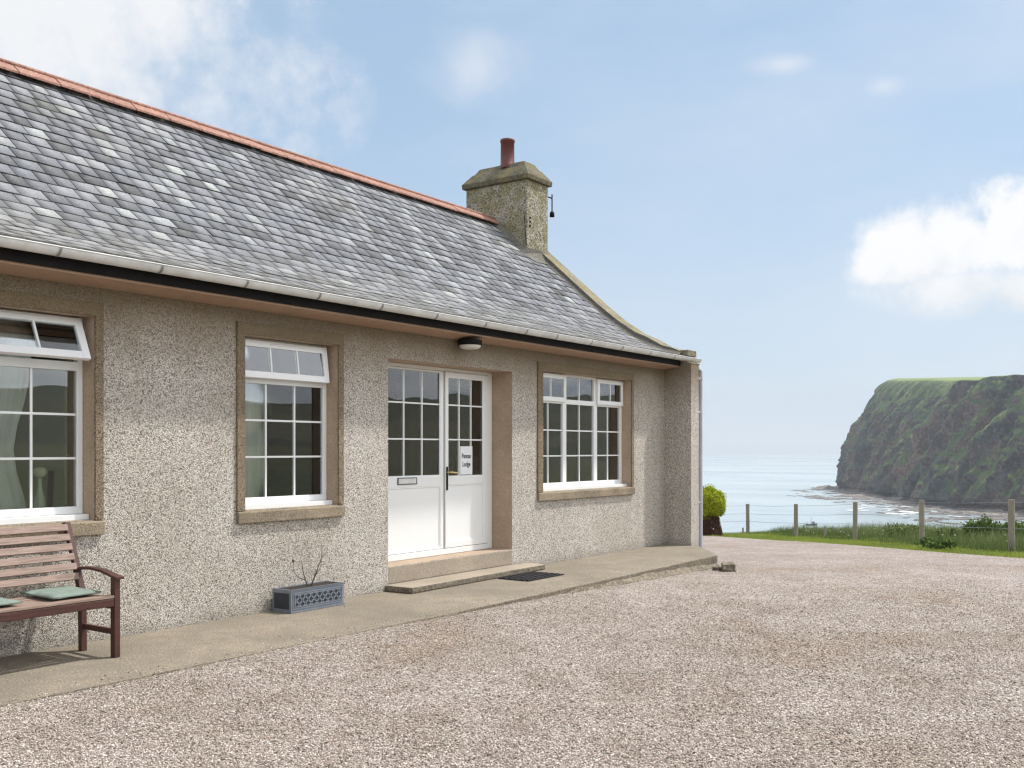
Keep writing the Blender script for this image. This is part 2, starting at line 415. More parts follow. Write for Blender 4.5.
# --- sea
def build_sea():
    t=NT('sea_water'); p=t.pos()
    w1=t.noise(.18,6,.62,t.scalevec(p,(1,1,1))); w2=t.noise(.02,4,.6,p); w3=t.noise(.0035,4,.6,t.scalevec(p,(1,.35,1)))
    c=t.mix(t.ramp(w3,[(.35,0.0),(.65,1.0)]),(.30,.36,.39),(.40,.45,.47))
    h=t.math('ADD',t.math('MULTIPLY',w1,.6),t.math('MULTIPLY',w2,3))
    b=t.prin(c,t.ramp(w3,[(.4,.22),(.6,.42)]),t.bump(h,.25,.5)); b.inputs['IOR'].default_value=1.33
    mb=MB(); n=96; rr=[1,300,900,2500,7000,16000,30000]
    vs=[];fs=[]
    for r in rr:
        for k in range(n):
            a=2*math.pi*k/n; vs.append((r*math.cos(a),r*math.sin(a),SEA))
    for i in range(len(rr)-1):
        for k in range(n): fs.append((i*n+k,(i+1)*n+k,(i+1)*n+(k+1)%n,i*n+(k+1)%n))
    mb.add(vs,fs); tag(mb.build('sea',t.m),kind='structure')
build_sea()

# --- headland with cliff
def build_cliff():
    t=NT('cliff_rock'); p=t.pos(); N=t.n('NewGeometry').outputs['Normal']
    nz=t.n('SeparateXYZ',{0:N}).outputs[2]; z=t.n('SeparateXYZ',{0:p}).outputs[2]
    a=t.noise(.018,6,.65,p); b=t.noise(.09,6,.65,t.scalevec(p,(1,1,.6))); st=t.noise(.05,6,.7,t.scalevec(p,(1,1,.45)),.4)
    rock=t.mix(t.ramp(a,[(.45,0.0),(.62,1.0)]),(.048,.052,.06),(.115,.082,.075))
    hf=t.noise(.35,5,.75,p); rock=t.mix(1,rock,t.ramp(st,[(.3,.55),(.7,1.5)]),'MULTIPLY'); rock=t.mix(1,rock,t.ramp(hf,[(.35,.45),(.65,1.8)]),'MULTIPLY')
    pale=t.ramp(t.noise(.028,6,.7,p),[(.60,0.0),(.68,.8)]); rock=t.mix(pale,rock,(.19,.165,.12))
    grass=t.ramp(b,[(.3,(.026,.046,.026)),(.48,(.05,.08,.036)),(.60,(.10,.13,.052)),(.68,(.25,.26,.12))])
    gm=t.math('ADD',nz,t.math('ADD',t.math('MULTIPLY',b,.5),t.math('MULTIPLY',a,.55)))
    gm=t.math('ADD',gm,t.math('MULTIPLY',t.math('SUBTRACT',hf,.5),.9)); gf=t.ramp(gm,[(.70,0.0),(.96,1.0)])
    low=t.ramp(t.math('MULTIPLY',t.math('ADD',z,50),.02),[(.12,0.0),(.30,1.0)])
    gf=t.math('MULTIPLY',gf,low)
    grass=t.mix(1,grass,t.ramp(hf,[(.35,.65),(.65,1.45)]),'MULTIPLY')
    c=t.mix(gf,rock,grass)
    top=t.math('MULTIPLY',t.ramp(nz,[(.86,0.0),(.95,1.0)]),t.ramp(t.math('MULTIPLY',z,.01),[(.45,0.0),(.6,1.0)]))
    c=t.mix(top,c,t.ramp(a,[(.35,(.15,.21,.06)),(.65,(.20,.25,.09))]))
    t.prin(c,.95,t.bump(t.math('ADD',st,b),2.5,.8))
    # shoreline control points (lateral, ahead), inland direction and rim height (m above datum)
    cp=np.array([(330,430),(372,560),(405,690),(410,800),(392,900),(382,975),(408,1060),(414,1180),(420,1270),(431,1335),(470,1385),(560,1430),(700,1500),(900,1700)],float)
    rim=np.array([50,50,54,59,69,69,60,67,76,80,80,80,80,80],float)
    seg=np.r_[0,np.cumsum(np.hypot(*np.diff(cp,axis=0).T))]
    ns=760; s=np.linspace(0,seg[-1],ns)
    # denser samples over the visible stretch
    cx=np.interp(s,seg,cp[:,0]); ct=np.interp(s,seg,cp[:,1])
    ker=np.hanning(31); ker/=ker.sum()
    sm=lambda q: np.convolve(np.pad(q,15,'edge'),ker,'valid')
    cx,ct=sm(cx),sm(ct); rz=sm(np.interp(s,seg,rim))
    dx,dt=np.gradient(cx),np.gradient(ct); L=np.hypot(dx,dt); nx,nt=dt/L,-dx/L      # inland = to the right of travel
    ker2=np.hanning(61); ker2/=ker2.sum(); sm2=lambda q: np.convolve(np.pad(q,30,'edge'),ker2,'valid')
    nx,nt=sm2(nx),sm2(nt); L=np.hypot(nx,nt); nx/=L; nt/=L
    prof=[(-6,-54),(0,-50),(7,-46)]+[(None,q) for q in np.linspace(0,1,100)[1:]]
    V=[]
    S=s
    for k,(ins,q) in enumerate(prof):
        if ins is not None:
            d=np.full(ns,float(ins)); z=np.full(ns,float(q)); amp=.25
        else:
            z=-46+(rz+46)*q
            # steep foot, ledge, steep upper wall that rolls over
            d=7+46*q+4*q**3
            w=fbm(S/90+2,S*0+q*.7,3,71); 
            d=d+16*w*q*(1-q)*2
            amp=1
        rid=1-np.abs(2*fbm(S/75+z/85,z/260,4,61)-1)
        rid2=1-np.abs(2*fbm(S/24+z/60,z/120,4,63)-1)
        led=np.abs(((z/17+1.2*fbm(S/140,z*0,2,67))%1)-.5)
        nn=fbm(S/11,z/8,4,65)
        qq=max(0,1-(abs((q if ins is None else 0)-.45)/.62)**2)
        disp=amp*(-30*(rid-.62)*(.35+qq) - 20*(rid2-.6)*(.3+qq) + 2.5*(led-.25)*qq + 9*(nn-.5) + 8*(fbm(S/8+z/30,z/22,4,69)-.5)*(.4+qq))
        zz=z+(0 if ins is not None else 0)
        if ins is None: zz=zz+3.5*(fbm(S/14,S*0+q*9,4,91)-.5)*q+ (6*(fbm(S/60,S*0,3,93)-.5))*q**4
        D=d+disp; V.append(np.stack([cx+nx*D,ct+nt*D,zz],-1))
    base=V[-1]
    sx=np.interp(s,[0,seg[-1]],[900,1250]); st_=np.interp(s,[0,seg[-1]],[420,1650])
    near=sstep(925,985,ct)
    Ld=np.hypot(sx-base[:,0],st_-base[:,1])
    for dist,up in ((4,4),(9,8),(16,11.5),(28,15),(44,17),(70,18),(110,18.5),(160,19),(240,17),(380,13)):
        wv=np.minimum(dist/Ld,.97); gl=np.maximum(rz+6,np.minimum(.0705*ct+6.5,100))
        k=min(1,dist/20)
        zz=base[:,2]*(1-k**.7)+(gl-5)*k**.7+1.2*(fbm(s/50,s*0+dist/30,3,95)-.5)*k
        V.append(np.stack([base[:,0]*(1-wv)+sx*wv,base[:,1]*(1-wv)+st_*wv,zz],-1))
    V=np.array(V); m=len(V)
    P=V.reshape(-1,3); v=np.stack([CA*P[:,1]+SA*P[:,0],CAMY+SA*P[:,1]-CA*P[:,0],P[:,2]],-1)
    i=np.arange(m-1)[:,None]; j=np.arange(ns-1)[None,:]
    f=np.stack([i*ns+j,i*ns+j+1,(i+1)*ns+j+1,(i+1)*ns+j],-1).reshape(-1,4)[:, ::-1]
    o=npmesh('headland',v,f,t.m,smooth=False); tag(o,kind='structure')
    # rock platform at the foot
    t2=NT('shore_rock'); p=t2.pos(); a=t2.noise(.12,6,.7,p); b=t2.noise(.6,5,.7,p)
    z=t2.n('SeparateXYZ',{0:p}).outputs[2]
    c=t2.ramp(a,[(.3,(.04,.038,.04)),(.5,(.15,.13,.118)),(.7,(.30,.265,.235))])
    c=t2.mix(1,c,t2.ramp(b,[(.38,.35),(.62,1.9)]),'MULTIPLY')
    wet=t2.ramp(t2.math('ADD',z,50),[(.12,1.0),(.4,0.0)]); c=t2.mix(wet,c,(.03,.03,.032))
    t2.prin(c,.8,t2.bump(b,.6))
    ns2,mw=620,150
    s2=np.linspace(0,1,ns2); Tt=470+ (1400-470)*s2
    edge=np.interp(Tt,[470,640,690,760,840,940,1040,1130,1200,1290,1330,1400],[250,300,318,318,322,336,330,335,352,372,400,425])
    back=np.interp(Tt,cp[:10,1],cp[:10,0])+35
    q=np.linspace(-.25,1,mw)[None,:]
    XX=edge[:,None]+(back-edge)[:,None]*q; TT=np.repeat(Tt[:,None],mw,1)
    h=SEA-.55+1.4*np.clip(q*1.6,-.6,1)+3.2*(fbm(XX/30,TT/34,3,101)-.5)+2.2*(fbm(XX/6,TT/9,4,103)-.45)
    h=h+1.2*sstep(.55,1,q)*np.ones_like(h)
    for (px,py,w_,d_,a_) in ((800,490.5,9,10,1.9),(806,494.5,8,7,1.7),(813,490,8,9,2.2),(822,488.5,10,12,3.0),(828,489,10,14,3.5),(811,498,10,5,1.5),(818,497,7,5,1.5),(838,503,9,5,1.3),(846,506,9,5,1.3),(826,499,9,5,1.3)):
        tt=-51.5/((450-py)/1000); xc=(px-512)/1000*tt
        h=h+a_*np.exp(-((XX-xc)/w_)**2-((TT-tt)/(d_*2.5))**2)*.55*(.3+1.2*fbm(XX/3,TT/5,3,107))
    v=np.stack([CA*TT+SA*XX,CAMY+SA*TT-CA*XX,h],-1).reshape(-1,3)
    i=np.arange(ns2-1)[:,None]; j=np.arange(mw-1)[None,:]
    f=np.stack([i*mw+j,i*mw+j+1,(i+1)*mw+j+1,(i+1)*mw+j],-1).reshape(-1,4)[:, ::-1]
    o=npmesh('rocky_shore',v,f,t2.m); tag(o,kind='structure')
    # surf and shallow sheen lying on the water between the skerries
    t3=NT('sea_foam'); t3.prin((.62,.65,.66),.7)
    mb=MB()
    rf=random.Random(12)
    for kk in range(90):
        px=rf.choice([rf.gauss(900,16),rf.gauss(872,14),rf.uniform(850,1010)]); py=509+ (px-900)*.085+rf.gauss(2.5,3.2)
        if kk%3==0: px=rf.gauss(905,13); py=rf.gauss(513,1.2)
        v_=(450-py)/1000; tt=(SEA-1.5)/v_; xc=(px-512)/1000*tt; w=abs(rf.gauss(2.2,1.6))+.5; d=w*rf.uniform(.8,1.6)
        pts=[]
        for k in range(14):
            a=2*math.pi*k/14; rr=1+.7*(mnoise.noise(Vector((math.cos(a)*1.7,math.sin(a)*1.7,kk*.7))))
            pts.append(W(xc+w*rr*math.cos(a),tt+d*rr*math.sin(a),SEA+.10+kk*.004))
        mb.add(pts,[tuple(range(14))[::-1]])
    tag(mb.build('sea_foam',t3.m),'white surf breaking on the rocky shore',None,None,'stuff')
build_cliff()

# ------------------------------------------------------------------ cottage
HX0,HX1,HG=-6.5,14.44,14.72
cot=thing('cottage','long single storey cottage in grey roughcast with a slate roof','house',(4.2,3.0,0))

WT=.32
def wall_front():
    ops=[(3.35,4.53,.95,2.55,.15),(6.01,7.19,.95,2.55,.15),(7.94,10.23,.255,2.48,.31),(10.91,13.33,.95,2.55,.15)]
    mb=MB()
    xs=sorted({HX0,HX1}|{o[0] for o in ops}|{o[1] for o in ops}); zs=sorted({-.5,2.96}|{o[2] for o in ops}|{o[3] for o in ops})
    def inop(x,z): return any(o[0]<x<o[1] and o[2]<z<o[3] for o in ops)
    for a,b in zip(xs[:-1],xs[1:]):
        for c,d in zip(zs[:-1],zs[1:]):
            if inop((a+b)/2,(c+d)/2): continue
            mb.quad((a,0,c),(b,0,c),(b,0,d),(a,0,d),0)
            mb.quad((b,WT+.1,c),(a,WT+.1,c),(a,WT+.1,d),(b,WT+.1,d),2)
    for (a,b,c,d,_) in ops:
        y1=WT+.1
        mb.quad((a,0,c),(a,0,d),(a,y1,d),(a,y1,c),1); mb.quad((b,0,d),(b,0,c),(b,y1,c),(b,y1,d),1)
        mb.quad((a,0,d),(b,0,d),(b,y1,d),(a,y1,d),1); mb.quad((b,0,c),(a,0,c),(a,y1,c),(b,y1,c),1)
    mb.quad((HX0,0,2.96),(HX1,0,2.96),(HX1,WT+.1,2.96),(HX0,WT+.1,2.96),0)
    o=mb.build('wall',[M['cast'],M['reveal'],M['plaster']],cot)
    return o
wall_front()

RP=[(-.37,2.965),(0,3.065),(.5,3.295),(.85,3.53),(1.2,3.81),(1.7,4.25),(3.0,5.40)]     # roof profile, front slope (y,z)
def rz(y): 
    y=y if y<=3 else 6-y
    return float(np.interp(y,[p[0] for p in RP],[p[1] for p in RP]))

# gable wall with the projecting return at the eave; built as a slab
def gable(x0,x1,name,skew=True):
    poly=[(-.47,-.5),(6.2,-.5),(6.2,2.7),(6.2,3.02)]
    back=[(6-y,z) for (y,z) in RP[:-1]]
    pts=[(-.47,-.5),(6.3,-.5),(6.3,2.98)]+[(6-y,z+.02) for (y,z) in RP[1:]]+[(y,z+.02) for (y,z) in reversed(RP[1:-1])]+[(-.47,2.86)]
    mb=MB(); n=len(pts)
    vs=[(x0,y,z) for y,z in pts]+[(x1,y,z) for y,z in pts]
    mb.add(vs,[tuple(range(n))[::-1],tuple(range(n,2*n))]+[(i,(i+1)%n,n+(i+1)%n,n+i) for i in range(n)])
    return mb.build(name,M['cast'],cot)
gable(HX1,HG,'gable_wall'); gable(HX0-.28,HX0,'gable_wall')
mb=MB(); mb.box(HX0,HX1,6.0,6.3,-.5,2.96); mb.build('rear_wall',M['cast'],cot)

# concrete skew (coping) following the gable
def skew(x0,x1):
    mb=MB(); off=[]
    fr=[(-.36,2.885),(-.20,2.925),(.1,3.075+.02),(.5,3.44+.0),(.9,3.76),(2.0,4.63),(2.4,4.95)]
    h=.13
    ys=[-.31,-.16,.0,.25,.5,.85,1.2,1.7,2.42,3.0]
    up=[(y,rz(y)+(.075 if y<-.2 else .10 if y<.1 else .125)) for y in ys]; up[-1]=(3.0,5.52)
    low=[(y,rz(y)-.05) for y in ys]
    def strip(A,B,mi):
        n=len(A)
        for i in range(n-1):
            (ya,la),(yb,lb)=A[i],A[i+1]; ua,ub=B[i][1],B[i+1][1]
            mb.quad((x0,ya,la),(x0,ya,ua),(x0,yb,ub),(x0,yb,lb),1)
            mb.quad((x1,ya,ua),(x1,ya,la),(x1,yb,lb),(x1,yb,ub),0)
            mb.quad((x0,ya,ua),(x1,ya,ua),(x1,yb,ub),(x0,yb,ub),0)
            mb.quad((x0,ya,la),(x0,yb,lb),(x1,yb,lb),(x1,ya,la),0)
    strip(low,up,0)
    mir=lambda L:[(6-y,z) for y,z in L]
    strip(mir(low),mir(up),0)
    # putt block at the eave end
    mb.box(x0+.055,x1+.005,-.42,-.10,2.978,3.078)
    mb.box(x0+.0655,x1+.003,-.27,-.10,2.862,2.976)
    mb.box(x0+.055,x1+.005,-.478,-.285,2.850,2.878)
    return mb.build('skew_coping',[M['skew'],M['skewside']],cot,bevel=.012)
skew(14.375,14.745); skew(HX0-.30,HX0+.16)

def slates(name,x0,x1,mirror=False):
    # arc length along the profile
    P=np.array(RP); seg=np.r_[0,np.cumsum(np.hypot(*np.diff(P,axis=0).T))]
    # smooth the bellcast
    S=np.linspace(0,seg[-1],400); Y=np.interp(S,seg,P[:,0]); Z=np.interp(S,seg,P[:,1])
    k=np.hanning(61);k/=k.sum()
    pad=lambda q:np.r_[q[0]-(q[1]-q[0])*np.arange(30,0,-1),q,q[-1]+(q[-1]-q[-2])*np.arange(1,31)]
    Y=np.convolve(pad(Y),k,'valid'); Z=np.convolve(pad(Z),k,'valid')
    tot=S[-1]; e=.178; V=[];F=[];A=[]
    rnd=random.Random(5 if not mirror else 6)
    starts=[-.02]
    while starts[-1]<tot-.12: q_=max(0,starts[-1]); starts.append(starts[-1]+.128+.056*min(1,q_/1.5))
    for i,s0 in enumerate(starts):
        s1=min(s0+.30,tot-.02)
        x=x0-rnd.random()*.25
        tone=rnd.gauss(0,.04)
        while x<x1:
            w=rnd.uniform(.16,.265); a=max(x+.004,x0); b=min(x+w-.005,x1); x+=w
            if b-a<.04: continue
            ds=rnd.uniform(-.005,.005); lift=rnd.uniform(.013,.018)
            ja,jb=rnd.uniform(-.002,.002),rnd.uniform(-.002,.002)
            pts=[]
            for (ss,hh) in ((s0+ds,lift+.004),(s1,.002)):
                y=float(np.interp(ss,S,Y)); z=float(np.interp(ss,S,Z))
                if ss<0: 
                    y=Y[0]+(Y[1]-Y[0])/(S[1]-S[0])*ss; z=Z[0]+(Z[1]-Z[0])/(S[1]-S[0])*ss
                dy=np.interp(ss+.05,S,Y)-np.interp(ss-.05,S,Y); dz=np.interp(ss+.05,S,Z)-np.interp(ss-.05,S,Z); L=math.hypot(dy,dz)
                pts.append((y-dz/L*hh,z+dy/L*hh)); pts.append((y-dz/L*(hh-.009),z+dy/L*(hh-.009)))
            (yt,zt),(yb,zb),(yh,zh),(yg,zg)=pts
            def q(xx,y,z,d=0): return (xx,(6-y if mirror else y),z+d)
            vs=[q(a,yt,zt,ja),q(b,yt,zt,jb),q(b,yh,zh),q(a,yh,zh),q(a,yb,zb,ja),q(b,yb,zb,jb),q(b,yg,zg),q(a,yg,zg)]
            n=len(V); V+=vs
            F+=[[n+i_ for i_ in f] for f in ((0,1,2,3),(4,5,1,0),(1,5,6,2),(4,0,3,7))]
            c=min(.94,max(.08,.08+.86*rnd.betavariate(2.0,2.2)+tone+(.15 if rnd.random()<.08 else 0))); A+=[c,0,0,0]  # tail and side faces coloured near-black as shadow under the tails
    F=np.array(F)
    if mirror: F=F[:,::-1]
    V=np.array(V)
    # decking under the slates so that no light leaks through
    dk=MB(); ys=[p for p in RP]
    for (y0,z0),(y1,z1) in zip(ys[:-1],ys[1:]):
        g=(lambda y:6-y) if mirror else (lambda y:y)
        dk.quad((x0,g(y0),z0-.012),(x1,g(y0),z0-.012),(x1,g(y1),z1-.012),(x0,g(y1),z1-.012))
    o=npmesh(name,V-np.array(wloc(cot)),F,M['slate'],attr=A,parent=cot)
    dk.build('roof_decking',M['black'],cot)
    return o
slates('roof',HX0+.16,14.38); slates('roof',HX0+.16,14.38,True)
# lead / cement fillet between slates and skew
mb=MB()
pp=[(-.33,2.99)]+[(y,rz(y)+.015) for y in (0,.25,.5,.85,1.2,1.7,2.3)]
for (a,b),(c,d) in zip(pp[:-1],pp[1:]):
    mb.quad((14.31,a,b+.005),(14.373,a,b+.05),(14.373,c,d+.05),(14.31,c,d+.005))
mb.build('cement_fillet',M['skewside'],cot)

# ridge tiles with open joints
mb=MB(); x=HX0+.16; k=0
while x<13.93:
    x2=min(x+.455,13.95); dz=random.uniform(-.006,.006)
    for sg in (-1,1):
        a=(x+.006,3.0,5.505+dz); b=(x2-.006,3.0,5.505+dz); c=(x2-.006,3+sg*.135,5.398+dz); d=(x+.006,3+sg*.135,5.398+dz)
        vs=[a,b,c,d]+[(p[0],p[1],p[2]-.022) for p in (a,b,c,d)]
        mb.add(vs,[(0,1,2,3),(7,6,5,4),(3,2,6,7),(0,3,7,4),(1,5,6,2)])
    if x2-x>.1: mb.tube([(x+.0,3,5.502),(x2,3,5.502)],.028,8)
    x=x2
mb.build('ridge_tiles',M['ridge'],cot)

# chimney
def chimney():
    x0,x1,y0,y1=13.93,14.58,2.30,3.60
    mb=MB()
    mb.box(x0,x1,y0,y1,4.3,6.08)
    mb.box(x0-.02,x1+.0,y0-.02,y0+.0,4.3,5.2) if False else None
    st=mb.build('chimney',M['chimcast'],cot,bevel=.015)
    cp=MB(); o=.05
    rings=[(o,6.075),(o+.01,6.155),(-.075,6.33),(-.105,6.345),(-.17,6.45)]
    vs=[];fs=[]
    for (e,z) in rings:
        vs+=[(x0-e,y0-e,z),(x1+e,y0-e,z),(x1+e,y1+e,z),(x0-e,y1+e,z)]
    for i in range(len(rings)-1):
        for j in range(4): fs.append((i*4+j,i*4+(j+1)%4,(i+1)*4+(j+1)%4,(i+1)*4+j))
    fs.append((3,2,1,0)); n=len(rings)*4-4; fs.append((n,n+1,n+2,n+3))
    cp.add(vs,fs); 
    cap=cp.build('chimney_cap',mat_concrete('cap_cement',(.13,.118,.08),.35,30,.008,lichen=((.20,.165,.055),.55)),st,bevel=.012)
    pt=MB(); c=(14.15,2.86,6.42)
    pt.lathe([(.13,-.04),(.13,.02),(.122,.03),(.118,.41),(.127,.415),(.129,.45),(.122,.465),(.10,.46),(.10,.1),(0,.1)],c,24)
    pt.build('chimney_pot',M['pot'],st)
    br=MB(); br.tube([(14.575,2.36,5.93),(14.80,2.36,5.93)],.012,8); br.tube([(14.80,2.36,6.0),(14.80,2.36,5.68)],.011,8)
    br.lathe([(0.0,0),(.045,.005),(.042,.07),(.022,.10),(0,.11)],(14.80,2.36,5.60),10)
    br.build('wire_bracket',M['black'],st)
    cb=MB(); cb.tube([(13.925,2.34,5.50),(13.915,2.34,5.42),(13.92,2.33,5.2),(13.925,2.31,4.95)],.006,6)
    for zz in (5.42,5.35,5.28): cb.box(14.0,14.03,2.285,2.30,zz,zz+.03)
    cb.build('cable',M['black'],st)
    # cement flaunching round the base
    fl=MB()
    zl=rz(y0); a=.10
    pts=[(y0,rz(y0)+.02),(3.0,5.42),(y1,rz(y1)+.02)]
    for (ya,za),(yb,zb) in zip(pts[:-1],pts[1:]):
        fl.quad((x0-.003,ya,za+.10),(x0-.003,yb,zb+.10),(x0-a,yb,zb),(x0-a,ya,za))
    fl.quad((x0-a,y0,zl+.02),(x0-.003,y0-.003,zl+.14),(x1,y0-.003,zl+.14),(x1,y0-.16,zl-.10))
    fl.quad((x0-a,y0,zl+.02),(x1,y0-.16,zl-.10),(x0,y0-.18,zl-.125),(x0-a,y0-.08,zl-.04))
    fl.build('flashing',M['skewside'],st)
chimney()

# eaves
mb=MB(); mb.box(HX0,14.44,-.285,-.262,2.830,2.955); mb.build('fascia',M['black'],cot)
mb=MB(); mb.prism([(-.262,2.812),(-.002,2.778),(-.002,2.798),(-.262,2.832)],HX0,14.44); mb.v=[(z,x,y) for (x,y,z) in mb.v]; mb.build('soffit',M['soffit'],cot)
mb=MB(); gy,gz,gr=-.354,2.962,.060
n=12; xg0,xg1=HX0-.2,14.96
vs=[];fs=[]
for x in (xg0,xg1):
    for rr in (gr,gr-.004):
        for k in range(n+1):
            a=math.pi+math.pi*k/n; vs.append((x,gy+rr*math.cos(a),gz+rr*math.sin(a)))
m=n+1
for k in range(n):
    fs.append((k,k+1,2*m+k+1,2*m+k)); fs.append((m+k+1,m+k,3*m+k,3*m+k+1))
mb.add(vs,fs,0,True)
mb.tube([(xg0,gy-gr,gz),(xg1,gy-gr,gz)],.006,6)
for x in (xg0,xg1): mb.add([(x,gy+gr*math.cos(math.pi+math.pi*k/n),gz+gr*math.sin(math.pi+math.pi*k/n)) for k in range(n+1)],[tuple(range(n+1))])
gut=mb.build('gutter',M['gutter'],cot)
bx=[3.16-.85*i for i in range(11)][::-1]+[4.01,4.86,5.71,6.56,7.41,8.27,9.14,9.97,10.65,11.5,12.35,13.2,14.0]
for x in bx:
    b=MB(); pts=[(x,gy+(gr+.004)*math.cos(math.pi+math.pi*k/10),gz+(gr+.004)*math.sin(math.pi+math.pi*k/10)) for k in range(11)]
    for p,q in zip(pts[:-1],pts[1:]):
        b.quad((x-.011,p[1],p[2]),(x+.011,p[1],p[2]),(x+.011,q[1],q[2]),(x-.011,q[1],q[2]))
        
    b.build('bracket',M['bracket'],gut)
# downpipe at the corner
mb=MB(); px_,py_=14.87,-.43
mb.lathe([(.045,2.91),(.05,2.90),(.05,2.85),(.04,2.84)],(px_+.0,gy,0),16)
mb.tube([(px_,gy,2.90),(px_,gy-.005,2.84),(px_,py_,2.76),(px_,py_,-.28)],.036,12)
dp=mb.build('downpipe',M['pipe'],cot)
for z in (2.62,2.08,.64):
    b=MB(); b.tube([(px_,py_,z),(px_,py_,z+.05)],.041,12); b.box(14.70,px_,py_-.015,py_+.025,z+.01,z+.04); b.build('pipe_clip',M['pipe'],dp)

# ---- windows
def frame_rect(mb,x0,x1,z0,z1,y0,y1,w,wt=None,wb=None,mi=0,Mx=None):
    wt=wt or w; wb=wb or w
    mb.box(x0,x0+w,y0,y1,z0,z1,mi,Mx); mb.box(x1-w,x1,y0,y1,z0,z1,mi,Mx)
    mb.box(x0+w,x1-w,y0,y1,z1-wt,z1,mi,Mx); mb.box(x0+w,x1-w,y0,y1,z0,z0+wb,mi,Mx)
def bars(mb,x0,x1,z0,z1,xs,zs,y0,y1,w=.018,Mx=None):
    zz=[z0]+sorted(zs)+[z1]
    for z in zs: mb.box(x0,x1,y0,y1,z-w/2,z+w/2,0,Mx)
    for x in xs:
        for a,b in zip(zz[:-1],zz[1:]):
            mb.box(x-w/2,x+w/2,y0+.001,y1-.001,a+(w/2 if a>z0 else 0),b-(w/2 if b<z1 else 0),0,Mx)
def pane(parent,x0,x1,z0,z1,y,Mx=None):
    g=MB(); g.box(x0-.004,x1+.004,y,y+.004,z0-.004,z1+.004,0,Mx); return g.build('pane',M['glass'],parent)
def surround(parent,x0,x1,z0,z1,bl,br_,bt,ox=.022):
    s=MB()
    s.box(x0-bl,x0,-ox,-.001,z0,z1); s.box(x1,x1+br_,-ox,-.001,z0,z1)
    s.box(x0-bl,x1+br_,-ox-.003,-.001,z1,z1+bt)
    s.build('surround',M['bandcast'],parent,bevel=.004)
    c=MB()
    xa,xb=x0-bl,x1+br_
    vs=[(xa,-.04,z0-.115),(xb,-.04,z0-.115),(xb,-.04,z0-.015),(xa,-.04,z0-.015),(xa,-.001,z0-.115),(xb,-.001,z0-.115),(xb,-.001,z0-.002),(xa,-.001,z0-.002)]
    c.add(vs,[(0,1,2,3),(3,2,6,7),(0,4,5,1),(1,5,6,2),(0,3,7,4),(4,7,6,5)])
    vs=[(x0,-.001,z0-.10),(x1,-.001,z0-.10),(x1,-.001,z0-.0015),(x0,-.001,z0-.0015),(x0,.2,z0-.10),(x1,.2,z0-.10),(x1,.2,z0+.012),(x0,.2,z0+.012)]
    c.add([(x,y,z) for x,y,z in vs],[(3,2,6,7)])
    c.build('sill',M['band'],parent,bevel=.006)

def window_narrow(x0,tilt,label):
    x1=x0+1.18; z0,z1=.965,2.55; ya,yb=.15,.21
    mb=MB(); fr=.045
    frame_rect(mb,x0+.003,x1-.003,z0+.03,z1-.002,ya,yb,fr,.035,.06)
    mb.box(x0+fr,x1-fr,ya,yb,2.125,2.195)
    root=mb.build('window',M['upvc'],cot,bevel=.004); root['label']=label
    b=MB(); gx0,gx1=x0+.045,x1-.055; w3=(gx1-gx0)/3
    bars(b,gx0-.01,gx1,1.055,2.125,[gx0+w3,gx0+2*w3],[1.435,1.78],ya+.018,ya+.036); b.build('glazing_bars',M['upvc'],root)
    pane(root,x0+fr,x1-fr,1.05,2.13,ya+.025)
    # outer plastic sill
    s=MB(); s.box(x0-.0+.004,x1-.004,.07,ya-.002,.962,.995); s.box(x0+.004,x1-.004,.065,.075,.948,.995); s.build('plastic_sill',M['upvc'],root,bevel=.003)
    # top hung vent, hinged at its top edge
    hz=z1-.03; Mx=Matrix.Translation((0,ya-.004,hz))@Matrix.Rotation(-R(tilt),4,'X')@Matrix.Translation((0,-(ya-.004),-hz))
    v=MB(); frame_rect(v,x0+.004,x1-.045,2.165,hz,ya-.045,ya-.004,.062,.062,.062,0,Mx)
    v.box(x0+.40,x1-.35,ya-.052,ya-.0455,hz-.036,hz-.024,0,Mx)
    vent=v.build('vent_sash',M['upvc'],root,bevel=.004)
    a0,a1=x0+.064,x1-.105
    for u in (1,2):
        b=MB(); bars(b,a0,a1,2.225,hz-.06,[a0+(a1-a0)*u/3],[],ya-.038,ya-.02,.016,Mx); b.build('glazing_bar',M['upvc'],root)
    pane(root,a0,a1,2.225,hz-.06,ya-.03,Mx).name='vent_pane'
    surround(root,x0,x1,.95,2.55,.09,.07,.11)
    # inner board
    s=MB(); s.box(x0-.05,x1+.05,.215,.50,.955,.985); s.build('window_board',M['upvc'],root)
    return root
window_narrow(3.35,24,'window above the bench, its top vent propped wide open')
window_narrow(6.01,7,'window above the planter, its top vent slightly open')

